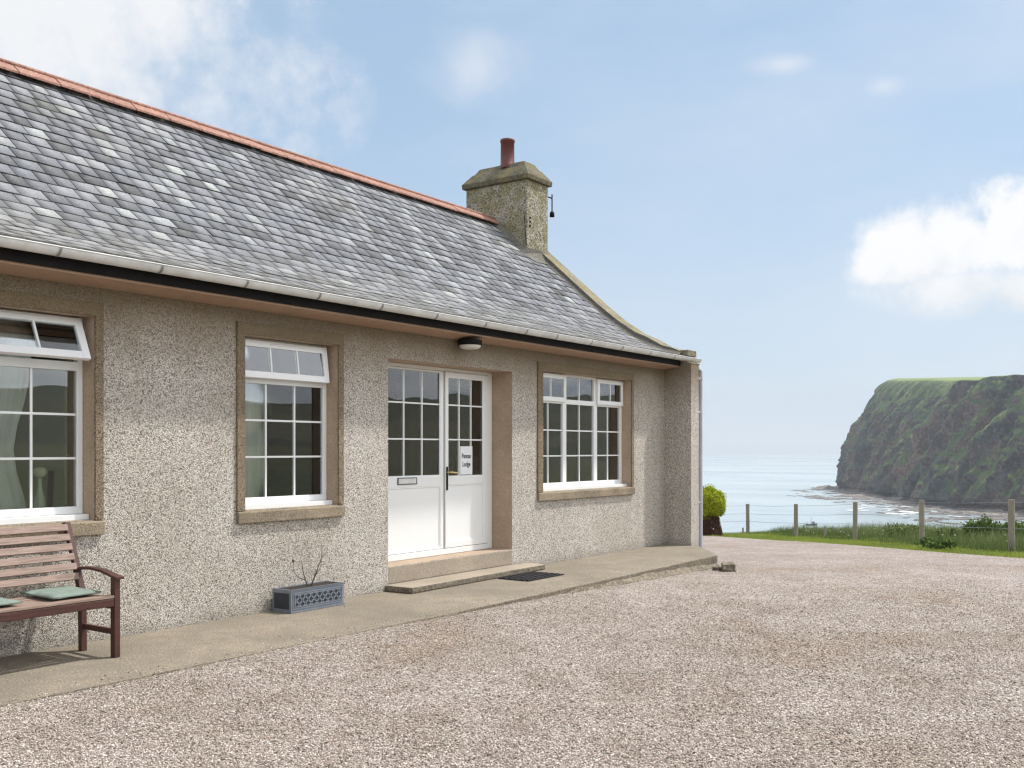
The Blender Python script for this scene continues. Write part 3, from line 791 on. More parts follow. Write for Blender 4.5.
def window_wide():
    x0,x1=10.91,13.33; ya,yb=.15,.21
    mb=MB()
    frame_rect(mb,x0+.003,x1-.003,.99,2.548,ya,yb,.055,.035,.065)
    m1,m2=11.705,12.545
    for m_ in (m1,m2): mb.box(m_-.045,m_+.045,ya,yb,1.055,2.513)
    for a,b in ((x0+.058,m1-.045),(m1+.045,m2-.045),(m2+.045,x1-.058)): mb.box(a,b,ya,yb,2.135,2.20)
    root=mb.build('window',M['upvc'],cot,bevel=.004); root['label']='three light window nearest the chimney gable'
    b=MB()
    for a,c in ((x0+.058,m1-.045),(m1+.045,m2-.045),(m2+.045,x1-.058)):
        bars(b,a,c,1.055,2.135,[(a+c)/2],[1.42,1.77],ya+.018,ya+.036)
    b.build('glazing_bars',M['upvc'],root)
    b=MB(); a,c=m1+.045,m2-.045; bars(b,a,c,2.2,2.513,[(a+c)/2],[],ya+.018,ya+.036); b.build('glazing_bar',M['upvc'],root)
    for a,c in ((x0+.058,m1-.045),(m1+.045,m2-.045),(m2+.045,x1-.058)): pane(root,a,c,1.055,2.135,ya+.025)
    pane(root,m1+.045,m2-.045,2.2,2.513,ya+.025)
    for a,c in ((x0+.02,m1-.01),(m2+.01,x1-.02)):
        v=MB(); frame_rect(v,a,c,2.16,2.53,ya-.035,ya-.002,.06); v.build('vent_sash',M['upvc'],root,bevel=.004)
        b=MB(); bars(b,a+.06,c-.06,2.22,2.47,[(a+c)/2],[],ya-.03,ya-.014,.016); b.build('glazing_bars',M['upvc'],root)
        pane(root,a+.06,c-.06,2.22,2.47,ya-.022)
    s=MB(); s.box(x0+.004,x1-.004,.07,ya-.002,.958,.992); s.box(x0+.004,x1-.004,.065,.075,.945,.992); s.build('plastic_sill',M['upvc'],root,bevel=.003)
    surround(root,x0,x1,.95,2.55,.12,.07,.10)
    s=MB(); s.box(x0-.05,x1+.05,.215,.50,.955,.985); s.build('window_board',M['upvc'],root)
window_wide()

def door():
    ya=.31; yb=.38
    mb=MB()
    mb.box(7.943,8.02,ya,yb,.258,2.478); mb.box(10.135,10.227,ya,yb,.258,2.478)
    mb.box(8.02,10.135,ya,yb,2.44,2.478); mb.box(8.02,10.135,ya-.012,yb,.258,.325)
    fr=mb.build('door_frame',M['upvc'],cot,bevel=.004)
    def leaf(x0,x1,gx0,gx1,gz0,gz1,name,y0,pz0,pz1):
        m=MB()
        m.box(x0,gx0,y0,y0+.05,.33,2.435); m.box(gx1,x1,y0,y0+.05,.33,2.435)
        m.box(gx0,gx1,y0,y0+.05,gz1,2.435); m.box(gx0,gx1,y0,y0+.05,pz1,gz0); m.box(gx0,gx1,y0,y0+.05,.33,pz0)
        o=m.build(name,M['upvc'],cot,bevel=.004)
        p=MB(); p.box(gx0,gx1,y0+.014,y0+.04,pz0,pz1); p.build('panel',M['panel'],o)
        w=MB()
        b_=.012
        frame_rect(w,gx0,gx1,pz0,pz1,y0+.004,y0+.0135,b_)
        frame_rect(w,gx0,gx1,gz0,gz1,y0+.004,y0+.0135,b_); w.build('beading',M['upvc'],o)
        b=MB(); w3=(gx1-gx0)/3; bars(b,gx0,gx1,gz0,gz1,[gx0+w3,gx0+2*w3],[1.625,2.04],y0+.014,y0+.03,.017); b.build('glazing_bars',M['upvc'],o)
        pane(o,gx0,gx1,gz0,gz1,y0+.02)
        return o
    L=leaf(8.02,9.264,8.25,9.205,1.195,2.425,'side_panel',.315,.345,1.075)
    D=leaf(9.278,10.128,9.325,10.03,1.18,2.375,'front_door',.298,.40,1.085)
    D['label']='right hand leaf with the brass lever handle and the notice'
    s=MB(); s.box(9.2645,9.2775,.322,.327,.335,2.435); s.box(9.279,10.125,.308,.311,.325,.333); s.build('seal',M['black'],D)
    lb=MB(); frame_rect(lb,8.44,8.765,1.108,1.186,.302,.3145,.007); lb.build('letter_box',M['leaddark'],L)
    lb=MB(); lb.box(8.449,8.756,.306,.3145,1.117,1.177); lb.build('letter_flap',M['gutter'],L)
    h=MB(); h.box(9.287,9.315,.287,.2975,1.02,1.30); ho=h.build('handle_plate',M['black'],D,bevel=.003)
    h=MB(); h.tube([(9.301,.29,1.235),(9.301,.245,1.235),(9.32,.235,1.235),(9.43,.235,1.225)],[.010,.010,.011,.008],10)
    h.build('handle',M['brass'],D)
door()
# porch light clipped under the soffit
lt=thing('outdoor_light','round black bulkhead light fixed beneath the soffit over the door','lamp',(9.18,-.15,2.77))
mb=MB(); mb.lathe([(0,2.771),(.135,2.771),(.140,2.765),(.140,2.715),(.128,2.71),(0,2.71)],(9.18,-.145,0),28); mb.build('base',M['black'],lt)
mb=MB(); mb.lathe([(.127,2.712),(.122,2.69),(.10,2.672),(.05,2.664),(0,2.662)],(9.18,-.145,0),28); mb.build('diffuser',M['opal'],lt)

# notice on the door glass
nt=thing('notice','white paper notice reading Pennan Lodge behind the door lever','sign',(9.69,.295,1.2))
mb=MB(); mb.box(9.575,9.815,.3085,.3105,1.20,1.545); mb.build('paper',M['paper'],nt)
def text(body,x,z,size,parent,name,sx=1):
    cu=bpy.data.curves.new(name,'FONT'); cu.body=body; cu.size=size; cu.align_x='CENTER'; cu.extrude=.0004; cu.offset=.0022; cu.resolution_u=2
    o=bpy.data.objects.new(name,cu); C.objects.link(o); bpy.context.view_layer.update()
    me=bpy.data.meshes.new_from_object(o.evaluated_get(bpy.context.evaluated_depsgraph_get())); bpy.data.objects.remove(o)
    me.name=name; me.materials.clear(); me.materials.append(M['ink'])
    Mx=Matrix.Translation(Vector((x,.3075,z))-wloc(parent))@Matrix.Rotation(R(90),4,'X')@Matrix.Diagonal((sx,1,1,1))
    me.transform(Mx); q=bpy.data.objects.new(name,me); C.objects.link(q); q.parent=parent
text('Pennan',9.695,1.40,.082,nt,'writing',.78); text('Lodge',9.695,1.30,.082,nt,'writing',.78)

# interior (rooms seen dimly through the glass)
mb=MB(); mb.box(HX0,HX1,WT+.1,6.0,.22,.25); mb.build('room_floor',M['carpet'],cot)
mb=MB(); mb.box(HX0,HX1,WT+.1,6.0,2.72,2.74); mb.build('room_ceiling',M['plaster'],cot)
mb=MB(); mb.box(HX0,HX1,3.8,3.9,.25,2.72)
for x in (2.4,5.25,7.55,10.55): mb.box(x,x+.1,WT+.1,3.8,.25,2.72)
mb.build('partition_wall',M['plaster'],cot)
def curtain(x0,x1,z0,z1,y,label,slant=0):
    vs=[];fs=[]; n=60; rows=12; rnd=random.Random(int(x0*100)); ph=rnd.random()*6
    for r_ in range(rows):
        q=r_/(rows-1); z=z1+(z0-z1)*q
        pin=1-.35*math.exp(-((q-.55)/.2)**2)*slant
        for k in range(n):
            u=k/(n-1); xx=x0+(x1-x0)*u*pin+slant*.0
            vs.append((xx,y+.03*math.sin(u*42+ph+.6*math.sin(q*3))+.012*math.sin(u*97),z))
    for r_ in range(rows-1):
        for k in range(n-1): a=r_*n+k; fs.append((a,a+1,a+n+1,a+n))
    mb=MB(); mb.add(vs,fs,0,True); o=mb.build('curtain',M['curtain'],None,loc=((x0+x1)/2,y,z0))
    s=o.modifiers.new('t','SOLIDIFY'); s.thickness=.004
    tag(o,label,'curtain','curtains hanging inside the windows'); return o
curtain(3.62,4.34,.60,2.6,.56,'grey curtain drawn back behind the window over the bench',.6)
curtain(12.1,12.62,.60,2.6,.58,'grey curtain behind the middle light of the wide window',0)
curtain(6.15,6.75,.60,2.6,.58,'grey curtain behind the window above the planter',0)
vs_=thing('bud_vase','pale vase with a cream flower on the window board over the bench','vase',(4.30,.38,.985))
mb=MB(); mb.lathe([(0,0),(.045,.0),(.05,.05),(.038,.13),(.018,.22),(.016,.28),(.02,.29)],(4.30,.38,.986),16); mb.build('body',mat_plain('pale_green_glaze',(.42,.48,.38),.3),vs_)
mb=MB(); mb.lathe([(0,0),(.03,.01),(.055,.04),(.05,.07),(.02,.085),(0,.085)],(4.30,.38,1.28),10); mb.build('flower',mat_plain('cream_petals',(.62,.58,.42),.8),vs_)
mb=MB(); mb.box(6.72,6.90,.44,.56,.99,1.42)
o=mb.build('box_file',M['upvc'],None,loc=(6.8,.5,.99)); tag(o,'white box standing on the window board above the planter','box')
o.location.y-=.09
fl=thing('potted_flowers','pot of dark red flowers on the window board of the wide window','flowers',(12.75,.37,.985))
mb=MB(); mb.lathe([(0,0),(.05,0),(.07,.12),(.065,.12),(0,.10)],(12.75,.37,.986),14); mb.build('pot',M['pot'],fl)
def leafcloud(n,cen,rad,size,squash=(1,1,1),shell=.5,seed=1,noisy=.25):
    g=np.random.default_rng(seed)
    d=g.normal(size=(n,3)); d/=np.linalg.norm(d,axis=1)[:,None]
    rr=(shell+(1-shell)*g.random(n)**.6)
    lump=1+noisy*np.sin(d[:,0]*5+seed)*np.cos(d[:,2]*6+seed*2)+noisy*.6*np.sin(d[:,1]*9+seed*3)
    c=np.array(cen)+d*(rr*lump)[:,None]*np.array(squash)*rad
    a=g.normal(size=(n,3)); a/=np.linalg.norm(a,axis=1)[:,None]; b=np.cross(a,d+g.normal(size=(n,3))*.5); b/=np.linalg.norm(b,axis=1)[:,None]+1e-9
    s=size*g.uniform(.6,1.4,n)[:,None]
    V=np.stack([c-a*s,c+b*s*.45,c+a*s,c-b*s*.45],1).reshape(-1,3)
    return V,np.arange(4*n).reshape(-1,4),g.random(n)
V,F,A=leafcloud(160,(12.75,.37,1.22),.13,.03,seed=4)
npmesh('flower_heads',V-np.array(wloc(fl)),F,mat_leaf('red_flowers',[(0,(.03,.06,.02)),(.55,(.05,.09,.03)),(.6,(.30,.02,.04)),(1,(.4,.05,.08))]),attr=A,parent=fl)

# ------------------------------------------------------------------ path, step, mat, drain
mb=MB()
front=[(-8,-1.33),(3,-1.36),(5.3,-1.40),(7.6,-1.45),(10.5,-1.42),(13.36,-1.38),(14.24,-.76),(14.44,-.60)]
poly=front+[(14.44,0.0),(-8,0.0)]
mb.prism(poly,-.45,0.0)
for k_ in range(2,len(mb.f)): mb.m[k_]=1  # slab sides take the colour with painted shade
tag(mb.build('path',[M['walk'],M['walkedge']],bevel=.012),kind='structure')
# crumbling footing under the exposed end of the slab
def footing():
    pts=[(8.8,-1.43,0,.01),(9.6,-1.43,0,.05),(10.6,-1.42,.01,.10),(11.2,-1.41,.03,.15),(12,-1.40,.02,.16),(13.36,-1.39,.01,.15),(13.8,-1.07,.0,.10),(14.3,-.70,-.01,.07)]
    pts=[(x,y,float(nearh(Winv(x,y)[1]))+.015+dz,o_) for x,y,dz,o_ in pts]
    n=160; rows=7; V=[];F=[]
    P=np.array(pts); s=np.r_[0,np.cumsum(np.hypot(np.diff(P[:,0]),np.diff(P[:,1])))]; q=np.linspace(0,s[-1],n)
    X,Y,Z,O=[np.interp(q,s,P[:,k]) for k in range(4)]
    dx,dy=np.gradient(X),np.gradient(Y); L=np.hypot(dx,dy); nx,ny=dy/L,-dx/L
    for r_ in range(rows):
        u=r_/(rows-1)
        out=.75*O*math.sin(u*1.5)*(.3+1.5*fbm(q*5,q*0+u*3,4,201)); z=Z+.0-.09*u**1.3+.07*(fbm(q*9,q*0+u*5,4,203)-.5)
        if r_==0: out=out*0-.01; z=Z+.045*fbm(q*5,q*0,3,205)
        V.append(np.stack([X+nx*out,Y+ny*out,z],-1))
    V=np.array(V).reshape(-1,3); i=np.arange(rows-1)[:,None]; j=np.arange(n-1)[None,:]
    F=np.stack([i*n+j,(i+1)*n+j,(i+1)*n+j+1,i*n+j+1],-1).reshape(-1,4)
    tag(npmesh('path_footing',V,F,M['footing']),kind='structure')
footing()
mb=MB()
g1=MB(); g1.prism([(7.90,-.37),(10.49,-.33),(10.53,-.03),(10.24,-.004),(7.88,-.004)],.003,.068)
for k_ in range(2,len(g1.f)): g1.m[k_]=1  # step sides too are shaded by colour
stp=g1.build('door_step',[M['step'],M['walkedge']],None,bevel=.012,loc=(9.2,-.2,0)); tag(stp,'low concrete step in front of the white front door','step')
g2=MB(); g2.box(7.945,10.227,-.004,.309,.07,.252); g2.build('threshold',M['step'],stp,bevel=.008)
# lattice rubber mat
mat_=MB(); x0,x1,y0,y1=9.42,10.16,-.80,-.385
for k in range(11):
    x=x0+(x1-x0)*k/10; mat_.box(x-.010,x+.010,y0,y1,.003,.013)
for k in range(6):
    y=y0+(y1-y0)*k/5; mat_.box(x0-.010,x1+.010,y-.010,y+.010,.005,.016)
mo=mat_.build('doormat',M['rubber'],None,loc=(9.79,-.6,0)); tag(mo,'black rubber lattice doormat on the path by the step','doormat')

# loose broken block by the end of the path
def rock(name,cx,cy,cz,sx,sy,sz,label,cat,seed,mat,rot=0,group=None):
    import bmesh
    bm=bmesh.new(); bmesh.ops.create_cube(bm,size=1); bmesh.ops.subdivide_edges(bm,edges=bm.edges[:],cuts=3,use_grid_fill=True)
    for v in bm.verts:
        p=v.co.copy(); n_=mnoise.noise_vector(p*2.2+Vector((seed,seed*2,0)))
        v.co=Vector((p.x*sx,p.y*sy,p.z*sz))+Vector((n_.x*sx,n_.y*sy,n_.z*sz))*.16
        v.co-=p.normalized()*max(0,p.length-.70)*.5*min(sx,sy,sz)
    me=bpy.data.meshes.new(name); bm.to_mesh(me); bm.free(); me.materials.append(mat)
    o=bpy.data.objects.new(name,me); C.objects.link(o); o.location=(cx,cy,cz); o.rotation_euler=(0,0,rot)
    if label: tag(o,label,cat,group)
    return o
bx_=W(.2165*13.6,13.6); zz=float(nearh(13.6))
rock('concrete_block',bx_[0],bx_[1],zz+.03,.27,.17,.14,'broken brown concrete block lying at the end of the path','rubble',3,M['footing'],.5)
for k,(px,py,s_) in enumerate(((716,575,.07),(721,572,.05))):
    tt=13.7; q=W((px-512)/1000*tt,tt); rock('concrete_lump',q[0],q[1],float(nearh(tt))+.01,s_*1.5,s_,s_,['larger cement crumb between the path end and the broken block','smaller cement crumb touching the broken block'][k],'rubble',9+k,M['footing'],k,'cement crumbs at the end of the path')

# ------------------------------------------------------------------ bench
def bench():
    root=thing('bench','slatted hardwood garden bench against the wall below the window','bench',(3.5,-.4,0))
    X0,X1=2.72,4.285
    for x in (X0,X1-.045):
        m=MB(); m.box(x,x+.045,-.72,-.665,0,.585); m.build('leg',M['wood'],root,bevel=.004)
        m=MB()
        pr=[(-.30,0),(-.255,0),(-.245,.40),(-.175,.62),(-.035,.95),(-.075,.955),(-.225,.60),(-.295,.42)]
        n=len(pr); vs=[(x,y,z) for y,z in pr]+[(x+.045,y,z) for y,z in pr]
        m.add(vs,[(0,1,2,7),(2,3,6,7),(3,4,5,6)][0:0]+[(7,2,1,0),(7,6,3,2),(6,5,4,3),(8,9,10,15),(10,11,14,15),(11,12,13,14)]+[(i,(i+1)%n,n+(i+1)%n,n+i) for i in range(n)])
        m.build('leg',M['wood'],root,bevel=.003)
        m=MB(); m.box(x+.008,x+.037,-.666,-.296,.165,.205); m.build('stretcher',M['wood'],root,bevel=.003)
        m=MB(); m.box(x+.005,x+.040,-.666,-.285,.35,.41); m.build('side_rail',M['wood'],root,bevel=.003)
        # curved arm
        m=MB(); pts=[(-.20,.612),(-.30,.632),(-.42,.636),(-.55,.626),(-.64,.607),(-.71,.592),(-.755,.588)]
        vs=[];fs=[]
        for (y,z) in pts:
            w=.03 if y>-.7 else .034
            vs+=[(x+.0225-w,y,z),(x+.0225+w,y,z),(x+.0225+w,y,z-.020),(x+.0225-w,y,z-.020)]
        for i in range(len(pts)-1):
            for j in range(4): fs.append((i*4+j,i*4+(j+1)%4,(i+1)*4+(j+1)%4,(i+1)*4+j))
        fs+=[(3,2,1,0),tuple(range(len(vs)-4,len(vs)))]
        m.add(vs,fs); m.build('armrest',M['wood'],root,bevel=.004)
    m=MB(); m.box(X0+.045,X1-.045,-.715,-.68,.372,.428); m.build('front_rail',M['wood'],root,bevel=.004)
    m=MB()
    for k in range(7):
        y=-.715+.068*k; z=.432-.006*math.sin(k/6*3.14)*2
        m.box(X0+.02,X1-.02,y,y+.052,z,z+.02)
    m.build('seat',M['woodpale'],root,bevel=.003)
    m=MB()
    for k in range(6):
        z=.56+.071*k; y=-.232+.0-(-.424)*(z-.60)*1.0
        Mx=Matrix.Translation((0,y-.018,z))@Matrix.Rotation(R(-23),4,'X')
        m.box(X0+.045,X1-.048,-.009,.009,-.026,.026,0,Mx)
    m.build('backrest',M['woodpale'],root,bevel=.003)
bench()
def cushion(x0,x1,y0,y1,label):
    import bmesh
    bm=bmesh.new(); bmesh.ops.create_cube(bm,size=1); bmesh.ops.subdivide_edges(bm,edges=bm.edges[:],cuts=7,use_grid_fill=True)
    for v in bm.verts:
        x,y,z=v.co; e=min(.5-abs(x),.5-abs(y))*2
        t_=.25+.75*min(1,e*4)**.5 if e>0 else .25
        v.co=Vector((x*(x1-x0),y*(y1-y0),z*.036*t_+.004*mnoise.noise(v.co*4)))
    me=bpy.data.meshes.new('seat_cushion'); bm.to_mesh(me); bm.free(); me.materials.append(M['cushion'])
    for p in me.polygons: p.use_smooth=True
    o=bpy.data.objects.new('seat_cushion',me); C.objects.link(o); o.location=((x0+x1)/2,(y0+y1)/2,.474); o.rotation_euler=(R(1.5),0,R(3))
    tag(o,label,'cushion','green cushions on the bench')
cushion(3.83,4.21,-.60,-.20,'green seat cushion on the bench nearest its armrest')
cushion(3.24,3.62,-.60,-.20,'green seat cushion on the bench cut by the left picture edge')

# ------------------------------------------------------------------ planter
def planter():
    x0,x1,y0,y1,h=6.315,6.99,-.285,-.035,.215
    root=thing('planter','lead grey trough planter with lattice front, standing against the wall','planter',((x0+x1)/2,(y0+y1)/2,0))
    m=MB(); w=.018
    m.box(x0,x1,y0,y0+w,0.002,h); m.box(x0,x1,y1-w,y1,0.002,h); m.box(x0,x0+w,y0+w,y1-w,.002,h); m.box(x1-w,x1,y0+w,y1-w,.002,h); m.box(x0+w,x1-w,y0+w,y1-w,.004,.02)
    frame_rect(m,x0-.008,x1+.008,h-.016,h+.002,y0-.008,y0-.0005,.001)  # lip
    m.box(x0-.006,x1+.006,y0-.008,y0-.0005,.003,.018)
    frame_rect(m,x0+.022,x1-.022,.032,h-.028,y0-.006,y0-.0005,.010)
    m.build('trough',M['lead'],root,bevel=.002)
    # recessed dark panel with raised diagonal lattice; end shade painted as a dark sheet
    m=MB(); m.box(x0+.045,x1-.045,y0-.0025,y0-.0006,.055,h-.05); m.box(x0-.0025,x0-.0006,y0+.025,y1-.025,.035,h-.035); m.build('panel',M['leaddark'],root)
    m=MB(); xa,xb,za,zb=x0+.045,x1-.045,.055,h-.05; k=-6
    H_=zb-za; st=.072; 
    def seg(p,q):
        d=Vector((q[0]-p[0],0,q[1]-p[1])); L=d.length
        if L<.008: return
        ang=math.atan2(d.z,d.x); Mx=Matrix.Translation((p[0],0,p[1]))@Matrix.Rotation(-ang,4,'Y')
        m.box(0,L,y0-.007,y0-.002,-.0062,.0062,0,Mx)
    x=xa-H_
    while x<xb:
        for sg in (1,-1):
            a=(x,za if sg>0 else zb); t0=max(0,xa-x); t1=min(H_,xb-x)
            if t1>t0: seg((x+t0,(za+t0) if sg>0 else (zb-t0)),(x+t1,(za+t1) if sg>0 else (zb-t1)))
        x+=st
    frame_rect(m,xa-.004,xb+.004,za-.004,zb+.004,y0-.0075,y0-.0022,.007)
    m.build('lattice',M['lead'],root)
    m=MB(); m.box(x0+w,x1-w,y0+w,y1-w,.12,.208); m.build('soil',M['soil'],root)
    tw=thing('dead_shrub','leafless twiggy shrub growing from the grey trough planter','plant',(6.68,-.16,.17))
    def br(pts,r0): 
        n=len(pts); m2.tube(pts,[1.5*r0*(1-.65*i/(n-1)) for i in range(n)],6)
    m2=MB(); b=(6.66,-.16,.16)
    br([b,(6.60,-.17,.27),(6.55,-.19,.36),(6.52,-.20,.47)],.0042)
    br([(6.60,-.17,.27),(6.50,-.2,.30),(6.43,-.2,.36),(6.41,-.21,.455)],.003)
    br([b,(6.72,-.16,.28),(6.78,-.15,.37),(6.83,-.15,.46),(6.84,-.14,.56)],.0048)
    br([(6.83,-.15,.46),(6.89,-.14,.50),(6.93,-.13,.55)],.0028)
    br([b,(6.67,-.2,.26),(6.70,-.22,.34),(6.76,-.23,.41)],.0035)
    br([(6.70,-.22,.34),(6.66,-.22,.38),(6.62,-.21,.42)],.0022)
    br([(6.72,-.16,.28),(6.80,-.12,.31),(6.86,-.1,.34)],.0022)
    m2.build('stem',M['twig'],tw)
    m2=MB(); m2.lathe([(0,0),(.010,.006),(.012,.016),(.005,.03),(0,.034)],(6.41,-.21,.455),8); m2.build('seed_head',M['twig'],tw)
planter()

# ------------------------------------------------------------------ fence
fr_=W(9.0,26); fence=thing('fence','post and wire fence along the cliff edge beyond the gravel','fence',(fr_[0],fr_[1],float(nearh(26))))
posts=[(1012,499.5,19.6),(922,500,22.9),(855,502,26.3),(796,504,29.7),(748,504,33.2)]
PT=[]
for k,(px,py,t_) in enumerate(posts):
    xc=(px-512)/1000*t_; q=W(xc,t_); top=1.5+(450-py)/1000*t_; bot=float(H(xc,t_))-.25; PT.append((q[0],q[1],bot,top))
# carry the line on past both picture edges
dx=np.array(PT[0][:2])-np.array(PT[1][:2])
for j in (1,2,3,4):
    p=np.array(PT[0][:2])+dx*j if j==1 else np.array(PT[-1][:2])+dx*0 + dx
    xc,t_=Winv(p[0],p[1]); hh=float(H(xc,t_)); PT.append((p[0],p[1],hh-.25,hh+1.05))
right=PT[5:]; left=[]
d2=np.array(PT[4][:2])-np.array(PT[3][:2])
for j in (1,2,3):
    p=np.array(PT[4][:2])+np.array([-1.6,2.6])*j; xc,t_=Winv(p[0],p[1]); hh=float(nearh(t_)); left.append((p[0],p[1],hh-.25,hh+.92))
line=right[::-1]+PT[:5]+left
rnd=random.Random(3)
for (x,y,b,tp) in line:
    m=MB(); n=10; lean=(rnd.uniform(-.02,.02),rnd.uniform(-.02,.02)); rad=.062
    pts=[(x+lean[0]*k/4,y+lean[1]*k/4,b+(tp-b)*k/4) for k in range(5)]
    m.tube(pts,[rad*rnd.uniform(.92,1.05) for _ in pts],n); m.build('post',M['post'],fence)
for f_ in (.94,.66,.40):
    m=MB()
    for (p,q) in zip(line[:-1],line[1:]):
        hp=p[2]+.25; hq=q[2]+.25
        a=Vector((p[0],p[1],p[3]-(1-f_)*.95)); b=Vector((q[0],q[1],q[3]-(1-f_)*.95)); mid=(a+b)/2-Vector((0,0,.015))
        m.tube([a,mid,b],.0045,5)
    m.build('wire',M['wire'],fence)
q=W((743-512)/1000*32.6,32.6); m=MB(); m.tube([(q[0],q[1],-1.5),(q[0],q[1],-1.03)],.03,8)
tag(m.build('stake',M['post'],None,loc=(q[0],q[1],-1.2)),'short stake left of the farthest fence post','post','short stakes in the grass')
q=W((825-512)/1000*28.8,28.8); m=MB(); m.tube([(q[0],q[1],-1.2),(q[0]+.02,q[1],-.70)],.035,8)
tag(m.build('stake',M['post'],None,loc=(q[0],q[1],-1.2)),'short pale stake in the grass between two fence posts','post','short stakes in the grass')

# ------------------------------------------------------------------ vegetation
def blades(name,n,region,hmin,hmax,wid,mat,label,seed,lean=.35):
    g=np.random.default_rng(seed); x,t=region(g,n); n=len(x)
    z=H(x,t)-.04; X=CA*t+SA*x; Y=CAMY+SA*t-CA*x
    th=g.uniform(0,6.28,n); h=g.uniform(hmin,hmax,n)*(0.2+1.5*fbm(X*.9,Y*.9,3,seed)**1.3)*(1 if seed!=302 else .55+.75*sstep(8.2,10.5,x)); w=wid*g.uniform(.6,1.4,n)
    lx=g.normal(0,lean,n)*h; ly=g.normal(0,lean,n)*h
    a=np.stack([X-np.cos(th)*w,Y-np.sin(th)*w,z],-1); b=np.stack([X+np.cos(th)*w,Y+np.sin(th)*w,z],-1); c=np.stack([X+lx,Y+ly,z+h],-1)
    V=np.stack([a,b,c],1).reshape(-1,3); F=np.arange(3*n).reshape(-1,3)
    o=npmesh(name,V,F,mat,attr=np.clip(g.random(n)*.6+.4*h/hmax,0,1)); tag(o,label,None,None,'stuff')
M['lawn']=mat_leaf('lawn_blades',[(0,(.13,.18,.035)),(.4,(.25,.32,.06)),(.75,(.37,.42,.10)),(1,(.50,.48,.18))],.8)
M['weed']=mat_leaf('rough_grass',[(0,(.05,.08,.028)),(.4,(.11,.155,.055)),(.75,(.19,.235,.09)),(1,(.42,.40,.24))],.8)
M['bushleaf']=mat_leaf('gold_green_leaf',[(0,(.07,.12,.015)),(.3,(.20,.28,.025)),(.6,(.45,.48,.04)),(1,(.70,.62,.08))],2)
M['shrubleaf']=mat_leaf('shrub_leaf',[(0,(.04,.07,.025)),(.5,(.10,.155,.05)),(1,(.21,.27,.09))],2)
M['deadleaf']=mat_leaf('brown_dead_leaf',[(0,(.03,.018,.012)),(.6,(.075,.042,.028)),(1,(.12,.07,.045))],2,.1)
def fence_t(x):   # distance of the fence line for a lateral position
    return np.interp(x,[5,7.8,8.4,9.0,9.4,9.8,12],[37,33.2,29.7,26.3,22.9,19.6,8])
def reg_lawn(g,n):
    x=g.uniform(4.5,15,n); t=9+29*g.random(n); e=gravel_edge(np.clip(x,-13,11.6))
    k=(t>e-.12-.3*g.random(n)**3)&((x<.62*t))&(t<38)
    return x[k],t[k]
blades('grass',230000,reg_lawn,.035,.085,.008,M['lawn'],'short bright grass between the gravel and the fence',301)
def reg_weed(g,n):
    x=g.uniform(4.2,22,n); t=g.uniform(14,42,n); f=fence_t(np.clip(x,5,12))
    k=(t>f-1.0+1.2*(fbm(x*.7,t*.7,3,77)-.5))&(x<.66*t)&(t<41.5)
    return x[k],t[k]
blades('rough_grass',150000,reg_weed,.10,.34,.008,M['weed'],'tall rough grass and weeds along the fence',302,.25)
# small white flowers dotted through the grass
g=np.random.default_rng(5); x,t_=reg_weed(g,1500); sel=g.random(len(x))<.45; x,t_=x[sel],t_[sel]
z=H(x,t_)+g.uniform(.06,.22,len(x)); X=CA*t_+SA*x; Y=CAMY+SA*t_-CA*x
base=np.array([(1,0,0),(0,1,0),(-1,0,0),(0,-1,0),(0,0,.5),(0,0,-.5)],float)*.026
V=(base[None]+np.stack([X,Y,z],-1)[:,None]).reshape(-1,3); Fo=np.array([(0,1,4),(1,2,4),(2,3,4),(3,0,4),(1,0,5),(2,1,5),(3,2,5),(0,3,5)])
tag(npmesh('wildflowers',V,(np.arange(len(x))[:,None,None]*6+Fo).reshape(-1,3),mat_plain('white_petals',(.75,.74,.70),.8)),'white wildflowers dotted in the rough grass',None,None,'stuff')

def shrub(name,px,t_,w,h,n,mat,label,leaf,seed,cat='shrub',lobes=7,zadj=0):
    xc=(px-512)/1000*t_; q=W(xc,t_); g0=float(H(xc,t_))+zadj
    root=thing(name,label,cat,(q[0],q[1],g0),{'shrub':'green shrubs behind the fence','clump':'leafy clumps along the fence'}[name])
    g=np.random.default_rng(seed); VV=[];FF=[];AA=[];off=0
    st=MB()
    for k in range(lobes):
        a=2*math.pi*k/lobes+g.random(); rr=w*.5*(.25+.45*g.random()); hh=h*(.35+.5*g.random())
        c=(q[0]+rr*math.cos(a),q[1]+rr*math.sin(a),g0+hh*.75)
        V,F,A=leafcloud(n//lobes,c,w*.26,leaf,(1,1,min(1.3,h/w*1.5)),.3,seed*10+k)
        VV.append(V);FF.append(F+off);off+=len(V);AA.append(A)
        st.tube([(q[0],q[1],g0-.05),((q[0]+c[0])/2,(q[1]+c[1])/2,g0+hh*.35),c],[.02,.014,.004],6)
    npmesh('foliage',np.concatenate(VV)-np.array(root.location),np.concatenate(FF),mat,attr=np.concatenate(AA),parent=root)
    st.build('stem',M['twig'],root)
shrub('shrub',985,25,1.0,.66,3600,M['shrubleaf'],'dark green shrub behind the fence left of the nearest post',.04,41)
shrub('shrub',1018,24.5,.9,.5,2600,M['shrubleaf'],'dark green shrub behind the nearest fence post',.04,42)
shrub('shrub',945,25.5,.8,.32,2400,M['shrubleaf'],'low green shrub behind the fence between the two nearest posts',.04,43)
shrub('clump',935,20.5,.75,.24,1600,M['shrubleaf'],'low leafy clump on the lawn in front of the fence',.035,44,'plant')
shrub('clump',905,27,1.2,.42,1600,M['weed'],'rough leafy clump behind the fence post third from the right edge',.04,45,'plant')

